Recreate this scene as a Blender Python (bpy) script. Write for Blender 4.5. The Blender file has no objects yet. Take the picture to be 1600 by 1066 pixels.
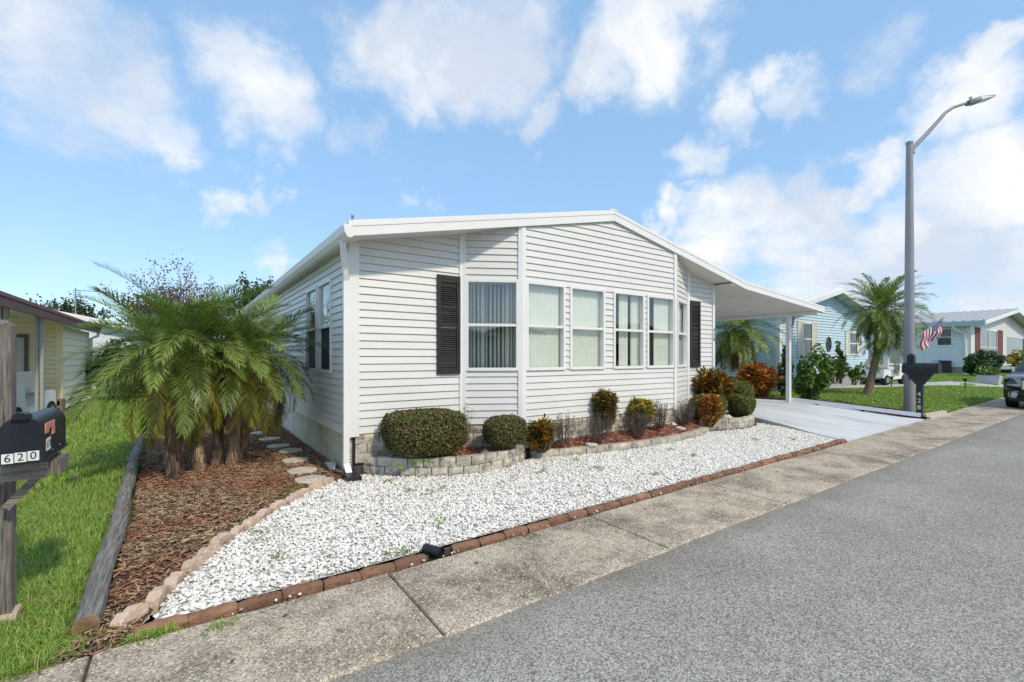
import bpy, math, random
import numpy as np
from mathutils import Vector, Matrix
random.seed(7); rng = np.random.default_rng(7)
R_ = math.radians
sc = bpy.context.scene
COL = sc.collection

# ------------------------------------------------------------------ camera
cam_d = bpy.data.cameras.new('camera'); cam = bpy.data.objects.new('camera', cam_d); COL.objects.link(cam)
cam.location = (0, 0, 1.55); cam.rotation_euler = (R_(90), 0, R_(-34.866))
cam_d.sensor_width = 36; cam_d.lens = 36*732/1600; cam_d.shift_y = 25/1600
cam_d.clip_start = .05; cam_d.clip_end = 2000
sc.camera = cam

# ------------------------------------------------------------------ sky, sun, exposure
SUN_H = Vector((.17, -.985)).normalized(); SUN_E = R_(44)
sun_dir = Vector((SUN_H.x*math.cos(SUN_E), SUN_H.y*math.cos(SUN_E), math.sin(SUN_E)))
sd = bpy.data.lights.new('sun', 'SUN'); so = bpy.data.objects.new('sun', sd); COL.objects.link(so)
sd.energy = 2.5; sd.angle = R_(3.5); sd.color = (1, .885, .70)
so.rotation_euler = sun_dir.to_track_quat('Z', 'Y').to_euler(); so.location = sun_dir*60
sc.view_settings.view_transform = 'Standard'; sc.view_settings.look = 'None'
sc.view_settings.exposure = .22; sc.view_settings.gamma = 1
SKY_STRENGTH = .15

f_, h_, cx_ = 732., 558., 800.
_a = R_(34.866); CD = Vector((math.sin(_a), math.cos(_a), 0)); CR = Vector((math.cos(_a), -math.sin(_a), 0))
def ray(px, py): return CD + CR*((px-cx_)/f_) + Vector((0, 0, (h_-py)/f_))

def build_world():
    w = bpy.data.worlds.new('World'); sc.world = w; w.use_nodes = True
    nt = w.node_tree; N = nt.nodes; L = nt.links; N.clear()
    def node(t, **k):
        n = N.new(t)
        for a, b in k.items(): setattr(n, a, b)
        return n
    def math_(op, a, b=None, clamp=False):
        n = node('ShaderNodeMath', operation=op, use_clamp=clamp)
        for i, v in enumerate((a, b)):
            if v is None: continue
            if isinstance(v, (int, float)): n.inputs[i].default_value = v
            else: L.new(v, n.inputs[i])
        return n.outputs[0]
    out = node('ShaderNodeOutputWorld')
    tc = node('ShaderNodeTexCoord')
    D = tc.outputs['Generated']
    sky = node('ShaderNodeTexSky', sky_type='NISHITA', sun_disc=False)
    sky.sun_elevation = SUN_E; sky.sun_rotation = math.atan2(SUN_H.x, SUN_H.y)
    sky.air_density = 1.0; sky.dust_density = .25; sky.ozone_density = 2.0; sky.altitude = 0
    bsky = node('ShaderNodeBackground'); L.new(sky.outputs[0], bsky.inputs[0]); bsky.inputs[1].default_value = SKY_STRENGTH
    # clouds: fractal noise over the sky dome, heaped up where the cumulus banks stand
    sep = node('ShaderNodeSeparateXYZ'); L.new(D, sep.inputs[0])
    zz = math_('ADD', math_('MAXIMUM', sep.outputs[2], 0.0), .16)
    comb = node('ShaderNodeCombineXYZ')
    L.new(math_('DIVIDE', sep.outputs[0], zz), comb.inputs[0]); L.new(math_('DIVIDE', sep.outputs[1], zz), comb.inputs[1])
    n1 = node('ShaderNodeTexNoise'); L.new(comb.outputs[0], n1.inputs['Vector'])
    n1.inputs['Scale'].default_value = 2.0; n1.inputs['Detail'].default_value = 10; n1.inputs['Roughness'].default_value = .60
    n1.inputs['Distortion'].default_value = .25
    nw = node('ShaderNodeTexNoise'); L.new(D, nw.inputs['Vector'])
    nw.inputs['Scale'].default_value = 5.2; nw.inputs['Detail'].default_value = 6; nw.inputs['Roughness'].default_value = .6
    ctr = node('ShaderNodeVectorMath', operation='SUBTRACT'); L.new(nw.outputs['Color'], ctr.inputs[0]); ctr.inputs[1].default_value = (.5, .5, .5)
    scl = node('ShaderNodeVectorMath', operation='SCALE'); L.new(ctr.outputs[0], scl.inputs[0]); scl.inputs['Scale'].default_value = .30
    wv = node('ShaderNodeVectorMath', operation='ADD'); L.new(D, wv.inputs[0]); L.new(scl.outputs[0], wv.inputs[1])
    banks = [(60, 60, 200, .75), (180, 130, 150, .8), (260, 205, 80, .7), (400, 120, 110, .75), (450, 190, 100, .8), (560, 220, 60, .6),
             (620, 70, 130, .9), (760, 50, 150, .95), (680, 140, 70, .8), (1020, 40, 130, .95), (935, 115, 90, 1.0), (835, 185, 60, .8),
             (340, 300, 55, .85), (395, 295, 45, .7), (330, 345, 40, .6), (1250, 130, 75, .8), (1150, 190, 70, .8), (1085, 250, 60, .8),
             (1390, 40, 100, .6), (1560, 110, 70, .9), (1500, 190, 110, .9), (1560, 300, 160, 1.0), (1370, 250, 75, 1.0), (1300, 310, 100, 1.0),
             (1200, 360, 110, 1.0), (1110, 400, 110, .95), (1420, 380, 150, 1.0), (1300, 430, 130, .9), (1560, 430, 130, .9), (1045, 330, 40, .8),
             (440, 405, 45, .6), (650, 330, 35, .6), (40, 420, 70, .35)]
    tot = None
    for (x, y, r, wt) in banks:
        v = ray(x, y); c2 = 1/v.length_squared; rad = 1.12*r/f_*math.sqrt(c2)*(.5+.5*math.sqrt(c2)); v = v.normalized()
        dn = node('ShaderNodeVectorMath', operation='DISTANCE'); L.new(wv.outputs[0], dn.inputs[0]); dn.inputs[1].default_value = v
        mr = node('ShaderNodeMapRange', interpolation_type='SMOOTHSTEP'); L.new(dn.outputs['Value'], mr.inputs[0])
        mr.inputs[1].default_value = rad*1.15; mr.inputs[2].default_value = rad*.25; mr.inputs[3].default_value = 0; mr.inputs[4].default_value = wt
        tot = mr.outputs[0] if tot is None else math_('MAXIMUM', tot, mr.outputs[0])
    # away from the banks in view the same scattered cumulus goes on all round
    fw = node('ShaderNodeVectorMath', operation='DOT_PRODUCT'); L.new(D, fw.inputs[0]); fw.inputs[1].default_value = CD
    away = node('ShaderNodeMapRange', interpolation_type='SMOOTHSTEP'); L.new(fw.outputs['Value'], away.inputs[0])
    away.inputs[1].default_value = .62; away.inputs[2].default_value = .35; away.inputs[3].default_value = 0; away.inputs[4].default_value = .42
    tot = math_('MAXIMUM', tot, away.outputs[0])
    dens = math_('ADD', math_('MULTIPLY', n1.outputs[0], 1.0), math_('MULTIPLY', tot, .62))
    mask = node('ShaderNodeMapRange', interpolation_type='SMOOTHSTEP'); L.new(dens, mask.inputs[0])
    mask.inputs[1].default_value = .58; mask.inputs[2].default_value = 1.20; mask.inputs[3].default_value = .02; mask.inputs[4].default_value = .97
    n2 = node('ShaderNodeTexNoise'); L.new(wv.outputs[0], n2.inputs['Vector']); n2.inputs['Scale'].default_value = 4.6; n2.inputs['Detail'].default_value = 5
    cr = node('ShaderNodeValToRGB'); L.new(n2.outputs[0], cr.inputs[0])
    cr.color_ramp.elements[0].position = .36; cr.color_ramp.elements[0].color = (.60, .665, .77, 1)
    cr.color_ramp.elements[1].position = .64; cr.color_ramp.elements[1].color = (.93, .925, .91, 1)
    bcl = node('ShaderNodeBackground'); L.new(cr.outputs[0], bcl.inputs[0]); bcl.inputs[1].default_value = 1.0
    veil = node('ShaderNodeBackground'); veil.inputs[0].default_value = (.35, .64, 1.0, 1); veil.inputs[1].default_value = 1.0   # bright humid haze over the whole sky
    mv = node('ShaderNodeMixShader'); mv.inputs[0].default_value = .50; L.new(bsky.outputs[0], mv.inputs[1]); L.new(veil.outputs[0], mv.inputs[2])
    mx = node('ShaderNodeMixShader'); L.new(mask.outputs[0], mx.inputs[0]); L.new(mv.outputs[0], mx.inputs[1]); L.new(bcl.outputs[0], mx.inputs[2])
    L.new(mx.outputs[0], out.inputs[0])
build_world()

# ------------------------------------------------------------------ helpers: things, parts, meshes
def props(o, label=None, cat=None, group=None, kind=None):
    if label: o['label'] = label
    if cat: o['category'] = cat
    if group: o['group'] = group
    if kind: o['kind'] = kind
    return o
ORG = {}
def thing(name, loc, label, cat, group=None, rz=0):
    o = bpy.data.objects.new(name, None); COL.objects.link(o); o.empty_display_size = .1
    o.location = loc; o.rotation_euler = (0, 0, rz); ORG[o] = Vector(loc)
    return props(o, label, cat, group)
def link(name, me, mat=None, parent=None, loc=None, rot=None, scale=None, kind=None, world=True):
    """mesh in world coordinates (world=True) or local ones placed at loc"""
    o = bpy.data.objects.new(name, me); COL.objects.link(o)
    if mat and not me.materials: me.materials.append(mat)
    off = Vector((0, 0, 0))
    if parent is not None:
        o.parent = parent
        if world and parent in ORG and parent.type == 'EMPTY': off = -ORG[parent]
    o.location = (Vector(loc) if loc is not None else Vector((0, 0, 0))) + off
    if rot is not None: o.rotation_euler = rot
    if scale is not None: o.scale = (scale,)*3 if isinstance(scale, (int, float)) else scale
    if kind: o['kind'] = kind
    return o
class MB:
    def __init__(s): s.v = []; s.f = []; s.sm = False
    def face(s, pts):
        i = len(s.v); s.v += [tuple(p) for p in pts]; s.f.append(list(range(i, i+len(pts)))); return s
    def hull(s, lo, hi):     # two loops of equal length -> closed prism
        n = len(lo); i = len(s.v); s.v += [tuple(p) for p in lo] + [tuple(p) for p in hi]
        s.f.append([i+k for k in range(n)][::-1]); s.f.append([i+n+k for k in range(n)])
        for k in range(n): s.f.append([i+k, i+(k+1) % n, i+n+(k+1) % n, i+n+k])
        return s
    def box(s, x0, y0, z0, x1, y1, z1):
        return s.hull([(x0, y0, z0), (x1, y0, z0), (x1, y1, z0), (x0, y1, z0)], [(x0, y0, z1), (x1, y0, z1), (x1, y1, z1), (x0, y1, z1)])
    def obox(s, c, ax, ay, az):  # centre + three half-axis vectors
        c, ax, ay, az = map(Vector, (c, ax, ay, az))
        q = [c-ax-ay, c+ax-ay, c+ax+ay, c-ax+ay]
        return s.hull([p-az for p in q], [p+az for p in q])
    def bar(s, a, b, w, t, up=(0, 0, 1)):
        a, b = Vector(a), Vector(b); d = (b-a); l = d.length; d.normalize(); u = Vector(up)
        sd_ = d.cross(u)
        if sd_.length < 1e-4: sd_ = d.cross(Vector((1, 0, 0)))
        sd_.normalize(); n = sd_.cross(d)
        return s.obox((a+b)/2, d*l/2, sd_*w/2, n*t/2)
    def tube(s, pts, radii, n=10, cap=True):
        pts = [Vector(p) for p in pts]; rings = []
        if isinstance(radii, (int, float)): radii = [radii]*len(pts)
        prev = None
        for i, p in enumerate(pts):
            t = (pts[min(i+1, len(pts)-1)] - pts[max(i-1, 0)]).normalized()
            u = prev if prev is not None else (Vector((1, 0, 0)) if abs(t.x) < .9 else Vector((0, 1, 0)))
            u = (u - t*u.dot(t)).normalized(); prev = u; w = t.cross(u)
            b = len(s.v)
            for k in range(n):
                a = 2*math.pi*k/n; s.v.append(tuple(p + (u*math.cos(a)+w*math.sin(a))*radii[i]))
            rings.append(b)
        for a, b in zip(rings, rings[1:]):
            for k in range(n): s.f.append([a+k, a+(k+1) % n, b+(k+1) % n, b+k])
        if cap:
            s.f.append([rings[0]+k for k in range(n)][::-1]); s.f.append([rings[-1]+k for k in range(n)])
        s.sm = True
        return s
    def cyl(s, c, axis, r, length, n=20):
        c = Vector(c); a = Vector(axis).normalized()*length/2
        return s.tube([c-a, c+a], r, n)
    def mesh(s, name, smooth=None):
        me = bpy.data.meshes.new(name); me.from_pydata(s.v, [], s.f); me.update()
        if s.sm if smooth is None else smooth: smooth_by_angle(me)
        return me
def smooth_by_angle(me, ang=38):
    n = len(me.polygons)
    me.polygons.foreach_set('use_smooth', [True]*n)
    try: me.set_sharp_from_angle(angle=R_(ang))
    except Exception: pass
def part(name, mb, mat, parent, kind=None, smooth=None): return link(name, mb.mesh(name, smooth), mat, parent, kind=kind)
def bevel_mesh(me, w, seg=2):
    import bmesh
    bm = bmesh.new(); bm.from_mesh(me)
    bmesh.ops.remove_doubles(bm, verts=bm.verts, dist=1e-5)
    bmesh.ops.bevel(bm, geom=list(bm.edges), offset=w, segments=seg, profile=.6, affect='EDGES', clamp_overlap=True)
    bmesh.ops.recalc_face_normals(bm, faces=bm.faces)
    bm.to_mesh(me); bm.free(); return me
def np_mesh(name, V, F):
    """V (n,3), F (m,k) uniform polygons"""
    me = bpy.data.meshes.new(name); V = np.asarray(V, np.float32); F = np.asarray(F, np.int32); k = F.shape[1]
    me.vertices.add(len(V)); me.vertices.foreach_set('co', V.ravel())
    me.loops.add(F.size); me.loops.foreach_set('vertex_index', F.ravel())
    me.polygons.add(len(F)); me.polygons.foreach_set('loop_start', np.arange(len(F), dtype=np.int32)*k)
    me.polygons.foreach_set('loop_total', np.full(len(F), k, np.int32))
    me.update(calc_edges=True); return me
def scatter(name, tv, tf, M, P):
    tv = np.asarray(tv, float); tf = np.asarray(tf, int); n = len(P)
    V = np.einsum('nij,vj->nvi', M, tv) + P[:, None, :]
    F = tf[None] + (np.arange(n)*len(tv))[:, None, None]
    return np_mesh(name, V.reshape(-1, 3), F.reshape(-1, tf.shape[1]))
def rotz(a):
    c, s = np.cos(a), np.sin(a); M = np.zeros((len(a), 3, 3)); M[:, 0, 0] = c; M[:, 0, 1] = -s; M[:, 1, 0] = s; M[:, 1, 1] = c; M[:, 2, 2] = 1; return M
def rotx(a):
    c, s = np.cos(a), np.sin(a); M = np.zeros((len(a), 3, 3)); M[:, 1, 1] = c; M[:, 1, 2] = -s; M[:, 2, 1] = s; M[:, 2, 2] = c; M[:, 0, 0] = 1; return M
def roty(a):
    c, s = np.cos(a), np.sin(a); M = np.zeros((len(a), 3, 3)); M[:, 0, 0] = c; M[:, 0, 2] = s; M[:, 2, 0] = -s; M[:, 2, 2] = c; M[:, 1, 1] = 1; return M
def frames(nrm, roll):
    """orthonormal frames with z = nrm, turned by roll"""
    n = nrm/np.linalg.norm(nrm, axis=1, keepdims=True)
    a = np.where(np.abs(n[:, 2:3]) < .9, np.array([[0, 0, 1.]]), np.array([[1., 0, 0]]))
    x = np.cross(a, n); x /= np.linalg.norm(x, axis=1, keepdims=True); y = np.cross(n, x)
    c, s = np.cos(roll)[:, None], np.sin(roll)[:, None]
    return np.stack([x*c+y*s, -x*s+y*c, n], axis=2)
def in_poly(P, poly):
    x, y = P[:, 0], P[:, 1]; ins = np.zeros(len(P), bool); n = len(poly)
    for i in range(n):
        x0, y0 = poly[i]; x1, y1 = poly[(i+1) % n]
        c = ((y0 > y) != (y1 > y)); xi = (x1-x0)*(y-y0)/((y1-y0) if y1 != y0 else 1e-9)+x0
        ins ^= c & (x < xi)
    return ins
def sample_poly(poly, n):
    a = np.array(poly); lo, hi = a.min(0), a.max(0); out = np.zeros((0, 2))
    while len(out) < n:
        p = rng.uniform(lo, hi, (n*2, 2)); out = np.vstack([out, p[in_poly(p, poly)]])
    return out[:n]
def sst(x, a, b):
    t = np.clip((np.asarray(x, float)-a)/(b-a), 0, 1); return t*t*(3-2*t)
def gz(x, y):   # the ground lies level by the street and rises gently on the carport side
    return .22*sst(y, 3.7, 6.4)*sst(x, 8.6, 12.5) + .16*sst(x, 22, 40)*sst(y, 3.7, 8)
ICO_V = []; 
_t = (1+5**.5)/2
ICO_V = np.array([(-1, _t, 0), (1, _t, 0), (-1, -_t, 0), (1, -_t, 0), (0, -1, _t), (0, 1, _t), (0, -1, -_t), (0, 1, -_t), (_t, 0, -1), (_t, 0, 1), (-_t, 0, -1), (-_t, 0, 1)], float)/math.sqrt(1+_t*_t)
ICO_F = np.array([(0, 11, 5), (0, 5, 1), (0, 1, 7), (0, 7, 10), (0, 10, 11), (1, 5, 9), (5, 11, 4), (11, 10, 2), (10, 7, 6), (7, 1, 8), (3, 9, 4), (3, 4, 2), (3, 2, 6), (3, 6, 8), (3, 8, 9), (4, 9, 5), (2, 4, 11), (6, 2, 10), (8, 6, 7), (9, 8, 1)])

# ------------------------------------------------------------------ materials
MATS = {}
def mat(name, c1, c2=None, scale=6, rough=.6, bump=0, bscale=None, metal=0, detail=5, island=None, objrand=0, spec=.4, stretch=None, lo=.35, hi=.65, c3=None, s3=1, c3lo=.55, c3hi=.7, transl=0, coord='pos'):
    if name in MATS: return MATS[name]
    m = bpy.data.materials.new(name); m.use_nodes = True; nt = m.node_tree; N = nt.nodes; L = nt.links
    b = N['Principled BSDF']; b.inputs['Roughness'].default_value = rough; b.inputs['Metallic'].default_value = metal
    b.inputs['Specular IOR Level'].default_value = spec
    geo = N.new('ShaderNodeNewGeometry'); src = geo.outputs['Position']
    if coord == 'obj': src = N.new('ShaderNodeTexCoord').outputs['Object']
    if stretch:
        mp = N.new('ShaderNodeMapping'); L.new(src, mp.inputs[0]); mp.inputs['Scale'].default_value = stretch; src = mp.outputs[0]
    col = None
    if c2 is not None and not island:
        n = N.new('ShaderNodeTexNoise'); L.new(src, n.inputs['Vector']); n.inputs['Scale'].default_value = scale; n.inputs['Detail'].default_value = detail
        n.inputs['Roughness'].default_value = .6
        r = N.new('ShaderNodeValToRGB'); L.new(n.outputs[0], r.inputs[0])
        r.color_ramp.elements[0].position = lo; r.color_ramp.elements[0].color = (*c1, 1); r.color_ramp.elements[1].position = hi; r.color_ramp.elements[1].color = (*c2, 1)
        col = r.outputs[0]
    elif island:      # each loose piece takes its own colour from a ramp
        r = N.new('ShaderNodeValToRGB'); L.new(geo.outputs['Random Per Island'], r.inputs[0]); cr = r.color_ramp
        cr.elements[0].color = (*island[0], 1); cr.elements[1].color = (*island[-1], 1)
        for i, c in enumerate(island[1:-1]):
            e = cr.elements.new((i+1)/(len(island)-1)); e.color = (*c, 1)
        col = r.outputs[0]
    if c3 is not None:
        n = N.new('ShaderNodeTexNoise'); L.new(src, n.inputs['Vector']); n.inputs['Scale'].default_value = s3; n.inputs['Detail'].default_value = 6; n.inputs['Roughness'].default_value = .65
        mr = N.new('ShaderNodeMapRange'); L.new(n.outputs[0], mr.inputs[0]); mr.inputs[1].default_value = c3lo; mr.inputs[2].default_value = c3hi
        mx = N.new('ShaderNodeMix'); mx.data_type = 'RGBA'; L.new(mr.outputs[0], mx.inputs[0])
        if col is None: mx.inputs[6].default_value = (*c1, 1)
        else: L.new(col, mx.inputs[6])
        mx.inputs[7].default_value = (*c3, 1); col = mx.outputs[2]
    if objrand:
        oi = N.new('ShaderNodeObjectInfo'); mr = N.new('ShaderNodeMapRange'); L.new(oi.outputs['Random'], mr.inputs[0]); mr.inputs[3].default_value = 1-objrand; mr.inputs[4].default_value = 1+objrand
        hs = N.new('ShaderNodeHueSaturation'); L.new(mr.outputs[0], hs.inputs['Value'])
        if col is None: hs.inputs['Color'].default_value = (*c1, 1)
        else: L.new(col, hs.inputs['Color'])
        col = hs.outputs[0]
    if col is None: b.inputs['Base Color'].default_value = (*c1, 1)
    else: L.new(col, b.inputs['Base Color'])
    if bump:
        n = N.new('ShaderNodeTexNoise'); L.new(src, n.inputs['Vector']); n.inputs['Scale'].default_value = bscale or scale*4; n.inputs['Detail'].default_value = 4
        bp = N.new('ShaderNodeBump'); bp.inputs['Strength'].default_value = bump; bp.inputs['Distance'].default_value = .02; L.new(n.outputs[0], bp.inputs['Height']); L.new(bp.outputs[0], b.inputs['Normal'])
    if transl:
        tr = N.new('ShaderNodeBsdfTranslucent')
        if col is None: tr.inputs[0].default_value = (*c1, 1)
        else: L.new(col, tr.inputs[0])
        mx = N.new('ShaderNodeMixShader'); mx.inputs[0].default_value = transl; L.new(b.outputs[0], mx.inputs[1]); L.new(tr.outputs[0], mx.inputs[2])
        L.new(mx.outputs[0], N['Material Output'].inputs[0])
    MATS[name] = m; return m
def glass_mat(name, tint=(.975, .99, .98), refl=1.0, haze=None, hazef=0):
    m = bpy.data.materials.new(name); m.use_nodes = True; nt = m.node_tree; N = nt.nodes; L = nt.links; N.remove(N['Principled BSDF'])
    lw_ = N.new('ShaderNodeLayerWeight'); lw_.inputs[0].default_value = .5
    pw = N.new('ShaderNodeMath'); pw.operation = 'POWER'; L.new(lw_.outputs['Facing'], pw.inputs[0]); pw.inputs[1].default_value = 5
    mr = N.new('ShaderNodeMath'); mr.operation = 'MULTIPLY_ADD'; L.new(pw.outputs[0], mr.inputs[0]); mr.inputs[1].default_value = .93; mr.inputs[2].default_value = .05*refl; mr.use_clamp = True
    t = N.new('ShaderNodeBsdfTransparent'); t.inputs[0].default_value = (*tint, 1)
    g = N.new('ShaderNodeBsdfGlossy'); g.inputs['Roughness'].default_value = .01
    base = t.outputs[0]
    if haze:
        df = N.new('ShaderNodeBsdfDiffuse'); df.inputs[0].default_value = (*haze, 1)
        m2 = N.new('ShaderNodeMixShader'); m2.inputs[0].default_value = hazef; L.new(base, m2.inputs[1]); L.new(df.outputs[0], m2.inputs[2]); base = m2.outputs[0]
    mx = N.new('ShaderNodeMixShader'); L.new(mr.outputs[0], mx.inputs[0]); L.new(base, mx.inputs[1]); L.new(g.outputs[0], mx.inputs[2])
    L.new(mx.outputs[0], N['Material Output'].inputs[0]); return m
def cell_mat(name, scale, ramp, rough=.85, bump=.4, stain=None, stain2=None, speck=None, edge=None):
    """aggregate surface: one random tone per small cell + stains"""
    m = bpy.data.materials.new(name); m.use_nodes = True; nt = m.node_tree; N = nt.nodes; L = nt.links; b = N['Principled BSDF']
    b.inputs['Roughness'].default_value = rough; b.inputs['Specular IOR Level'].default_value = .3
    geo = N.new('ShaderNodeNewGeometry'); pos = geo.outputs['Position']
    v = N.new('ShaderNodeTexVoronoi'); L.new(pos, v.inputs['Vector']); v.inputs['Scale'].default_value = scale
    sp = N.new('ShaderNodeSeparateColor'); L.new(v.outputs['Color'], sp.inputs[0])
    r = N.new('ShaderNodeValToRGB'); L.new(sp.outputs[0], r.inputs[0]); cr = r.color_ramp; cr.interpolation = 'LINEAR'
    cr.elements[0].position = ramp[0][0]; cr.elements[0].color = (*ramp[0][1], 1); cr.elements[1].position = ramp[-1][0]; cr.elements[1].color = (*ramp[-1][1], 1)
    for p, c in ramp[1:-1]: cr.elements.new(p).color = (*c, 1)
    col = r.outputs[0]
    def mixin(fac, c, mode='MIX'):
        nonlocal col
        mx = N.new('ShaderNodeMix'); mx.data_type = 'RGBA'; mx.blend_type = mode; L.new(fac, mx.inputs[0]); L.new(col, mx.inputs[6]); mx.inputs[7].default_value = (*c, 1); col = mx.outputs[2]
    def noise(s, lo, hi, hi_v=1., detail=6):
        n = N.new('ShaderNodeTexNoise'); L.new(pos, n.inputs['Vector']); n.inputs['Scale'].default_value = s; n.inputs['Detail'].default_value = detail; n.inputs['Roughness'].default_value = .62
        q = N.new('ShaderNodeMapRange'); L.new(n.outputs[0], q.inputs[0]); q.inputs[1].default_value = lo; q.inputs[2].default_value = hi; q.inputs[4].default_value = hi_v; return q.outputs[0]
    for st in (stain, stain2):
        if st: mixin(noise(st[0], st[1], st[2], st[4]), st[3], st[5] if len(st) > 5 else 'MULTIPLY')
    if edge:      # silt washed against the gutter line
        sx = N.new('ShaderNodeSeparateXYZ'); L.new(pos, sx.inputs[0])
        k = N.new('ShaderNodeMath'); k.operation = 'MULTIPLY_ADD'; L.new(sx.outputs[0], k.inputs[0]); k.inputs[1].default_value = -.011; L.new(sx.outputs[1], k.inputs[2])
        nn = N.new('ShaderNodeTexNoise'); L.new(pos, nn.inputs['Vector']); nn.inputs['Scale'].default_value = 2.2; nn.inputs['Detail'].default_value = 5
        ad = N.new('ShaderNodeMath'); ad.operation = 'MULTIPLY_ADD'; L.new(nn.outputs[0], ad.inputs[0]); ad.inputs[1].default_value = .7; L.new(k.outputs[0], ad.inputs[2])
        q = N.new('ShaderNodeMapRange'); L.new(ad.outputs[0], q.inputs[0]); q.inputs[1].default_value = edge[0]; q.inputs[2].default_value = edge[1]; q.inputs[4].default_value = edge[3]
        mixin(q.outputs[0], edge[2])
    if speck:
        v2 = N.new('ShaderNodeTexVoronoi'); L.new(pos, v2.inputs['Vector']); v2.inputs['Scale'].default_value = speck[0]; v2.inputs['Randomness'].default_value = 1
        s2 = N.new('ShaderNodeSeparateColor'); L.new(v2.outputs['Color'], s2.inputs[0])
        th = N.new('ShaderNodeMapRange'); L.new(s2.outputs[1], th.inputs[0]); th.inputs[1].default_value = 1-speck[1]; th.inputs[2].default_value = 1-speck[1]+.02; th.inputs[3].default_value = 0; th.inputs[4].default_value = speck[3]
        dm = N.new('ShaderNodeMapRange'); L.new(v2.outputs['Distance'], dm.inputs[0]); dm.inputs[1].default_value = .45; dm.inputs[2].default_value = .25; 
        ml = N.new('ShaderNodeMath'); ml.operation = 'MULTIPLY'; L.new(th.outputs[0], ml.inputs[0]); L.new(dm.outputs[0], ml.inputs[1])
        mixin(ml.outputs[0], speck[2])
    L.new(col, b.inputs['Base Color'])
    if bump:
        bp = N.new('ShaderNodeBump'); bp.inputs['Strength'].default_value = bump; bp.inputs['Distance'].default_value = .006; L.new(sp.outputs[0], bp.inputs['Height']); L.new(bp.outputs[0], b.inputs['Normal'])
    MATS[name] = m; return m

M_ASPH = cell_mat('asphalt', 135, [(0, (.125, .114, .099)), (.3, (.255, .237, .208)), (.65, (.40, .374, .334)), (1, (.56, .526, .475))], bump=.4,
                  stain=(.7, .40, .70, (.74, .73, .72), .9), stain2=(5, .5, .8, (.85, .86, .88), .6), edge=(2.40, 2.85, (.20, .165, .125), .75))
M_CONC = cell_mat('aggregate_concrete', 120, [(0, (.22, .178, .132)), (.5, (.50, .41, .31)), (1, (.69, .585, .455))], bump=.35,
                  stain=(1.7, .45, .66, (.38, .37, .355), .9), stain2=(6, .46, .72, (.66, .64, .60), .8), speck=(58, .34, (.74, .69, .60), .85))
M_CONC2 = mat('pale_concrete', (.42, .40, .36), (.52, .50, .45), 3, .85, .1, 60)
M_DRIVE = mat('painted_driveway', (.58, .59, .60), (.68, .685, .69), 1.2, .7, .08, 40, c3=(.41, .415, .42), s3=.8, c3lo=.56, c3hi=.75, stretch=(1, .35, 1))
M_GRAVEL = mat('white_gravel', (.8, .8, .8), island=[(.52, .48, .42), (.80, .765, .71), (.86, .835, .785), (.89, .87, .83), (.70, .655, .585), (.87, .845, .795), (.91, .89, .85)], rough=.7)
M_GRAVBASE = mat('gravel_bed_soil', (.26, .22, .175), (.70, .665, .61), 55, .9, .3, 90, lo=.40, hi=.56)
M_MULCH = mat('brown_mulch', (.2, .1, .06), island=[(.07, .042, .026), (.22, .125, .074), (.40, .26, .155), (.53, .38, .235), (.28, .155, .09), (.13, .075, .05), (.62, .48, .31)], rough=.9)
M_MULCHB = mat('mulch_soil', (.045, .028, .020), (.13, .075, .048), 22, .95, .5, 60)
M_RMULCH = mat('red_mulch', (.3, .1, .06), island=[(.12, .035, .022), (.27, .085, .05), (.40, .15, .09), (.20, .06, .04), (.34, .19, .13), (.48, .28, .20)], rough=.9)
M_RMULCHB = mat('red_mulch_soil', (.08, .03, .022), (.22, .075, .05), 25, .95, .5, 60)
M_DMULCH = mat('dark_mulch', (.1, .05, .03), island=[(.04, .022, .016), (.10, .05, .035), (.17, .085, .06), (.24, .13, .09)], rough=.9)
M_GRASS = mat('grass_blades', (.1, .2, .03), island=[(.155, .305, .032), (.215, .39, .045), (.275, .455, .06), (.18, .34, .038), (.33, .47, .085), (.44, .44, .15), (.44, .37, .19)], rough=.55, transl=.25)
M_LAWN = mat('lawn_turf', (.10, .165, .024), (.17, .26, .04), 3.5, .9, .5, 45, c3=(.16, .19, .055), s3=.7, c3lo=.55, c3hi=.8)
M_GROUND = mat('far_ground', (.06, .10, .025), (.10, .13, .04), .3, .95)
M_SIDING = mat('white_vinyl_siding', (.68, .667, .632), (.72, .707, .670), 1.6, .42, 0, c3=(.62, .62, .60), s3=2.2, c3lo=.62, c3hi=.85, stretch=(1, 1, 3))
M_TRIM = mat('white_trim', (.80, .79, .76), (.76, .75, .72), 3, .4, c3=(.55, .55, .53), s3=4, c3lo=.66, c3hi=.85)
M_WALLB = mat('sheathing_board', (.60, .58, .54), (.65, .63, .59), 3, .8)
M_ROOF = mat('white_metal_roof', (.72, .73, .74), (.80, .81, .82), 1.5, .35, c3=(.45, .45, .44), s3=2.5, c3lo=.6, c3hi=.8)
M_SOFFIT = mat('soffit_panel', (.66, .64, .61), (.72, .70, .67), 2, .6)
M_SHUT = mat('black_shutter', (.022, .020, .019), (.034, .031, .029), 5, .5, spec=.35)
M_GLASS = glass_mat('window_glass', refl=1.7)
M_SCREEN = mat('dark_insect_screen', (.012, .014, .016), (.02, .023, .026), 3, .6, spec=.25)
M_CURT = mat('pale_curtain', (.82, .84, .75), (.88, .89, .81), 4, .8, transl=.08)
M_BLIND = mat('blind_slat', (.86, .88, .84), rough=.6, transl=.3)
M_ROOM = mat('room_wall', (.20, .19, .17), (.25, .24, .22), 1, .9)
M_SKIRT = mat('cream_skirting', (.70, .66, .50), (.80, .77, .64), 2.2, .6, c3=(.46, .45, .20), s3=2.6, c3lo=.52, c3hi=.72)
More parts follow.
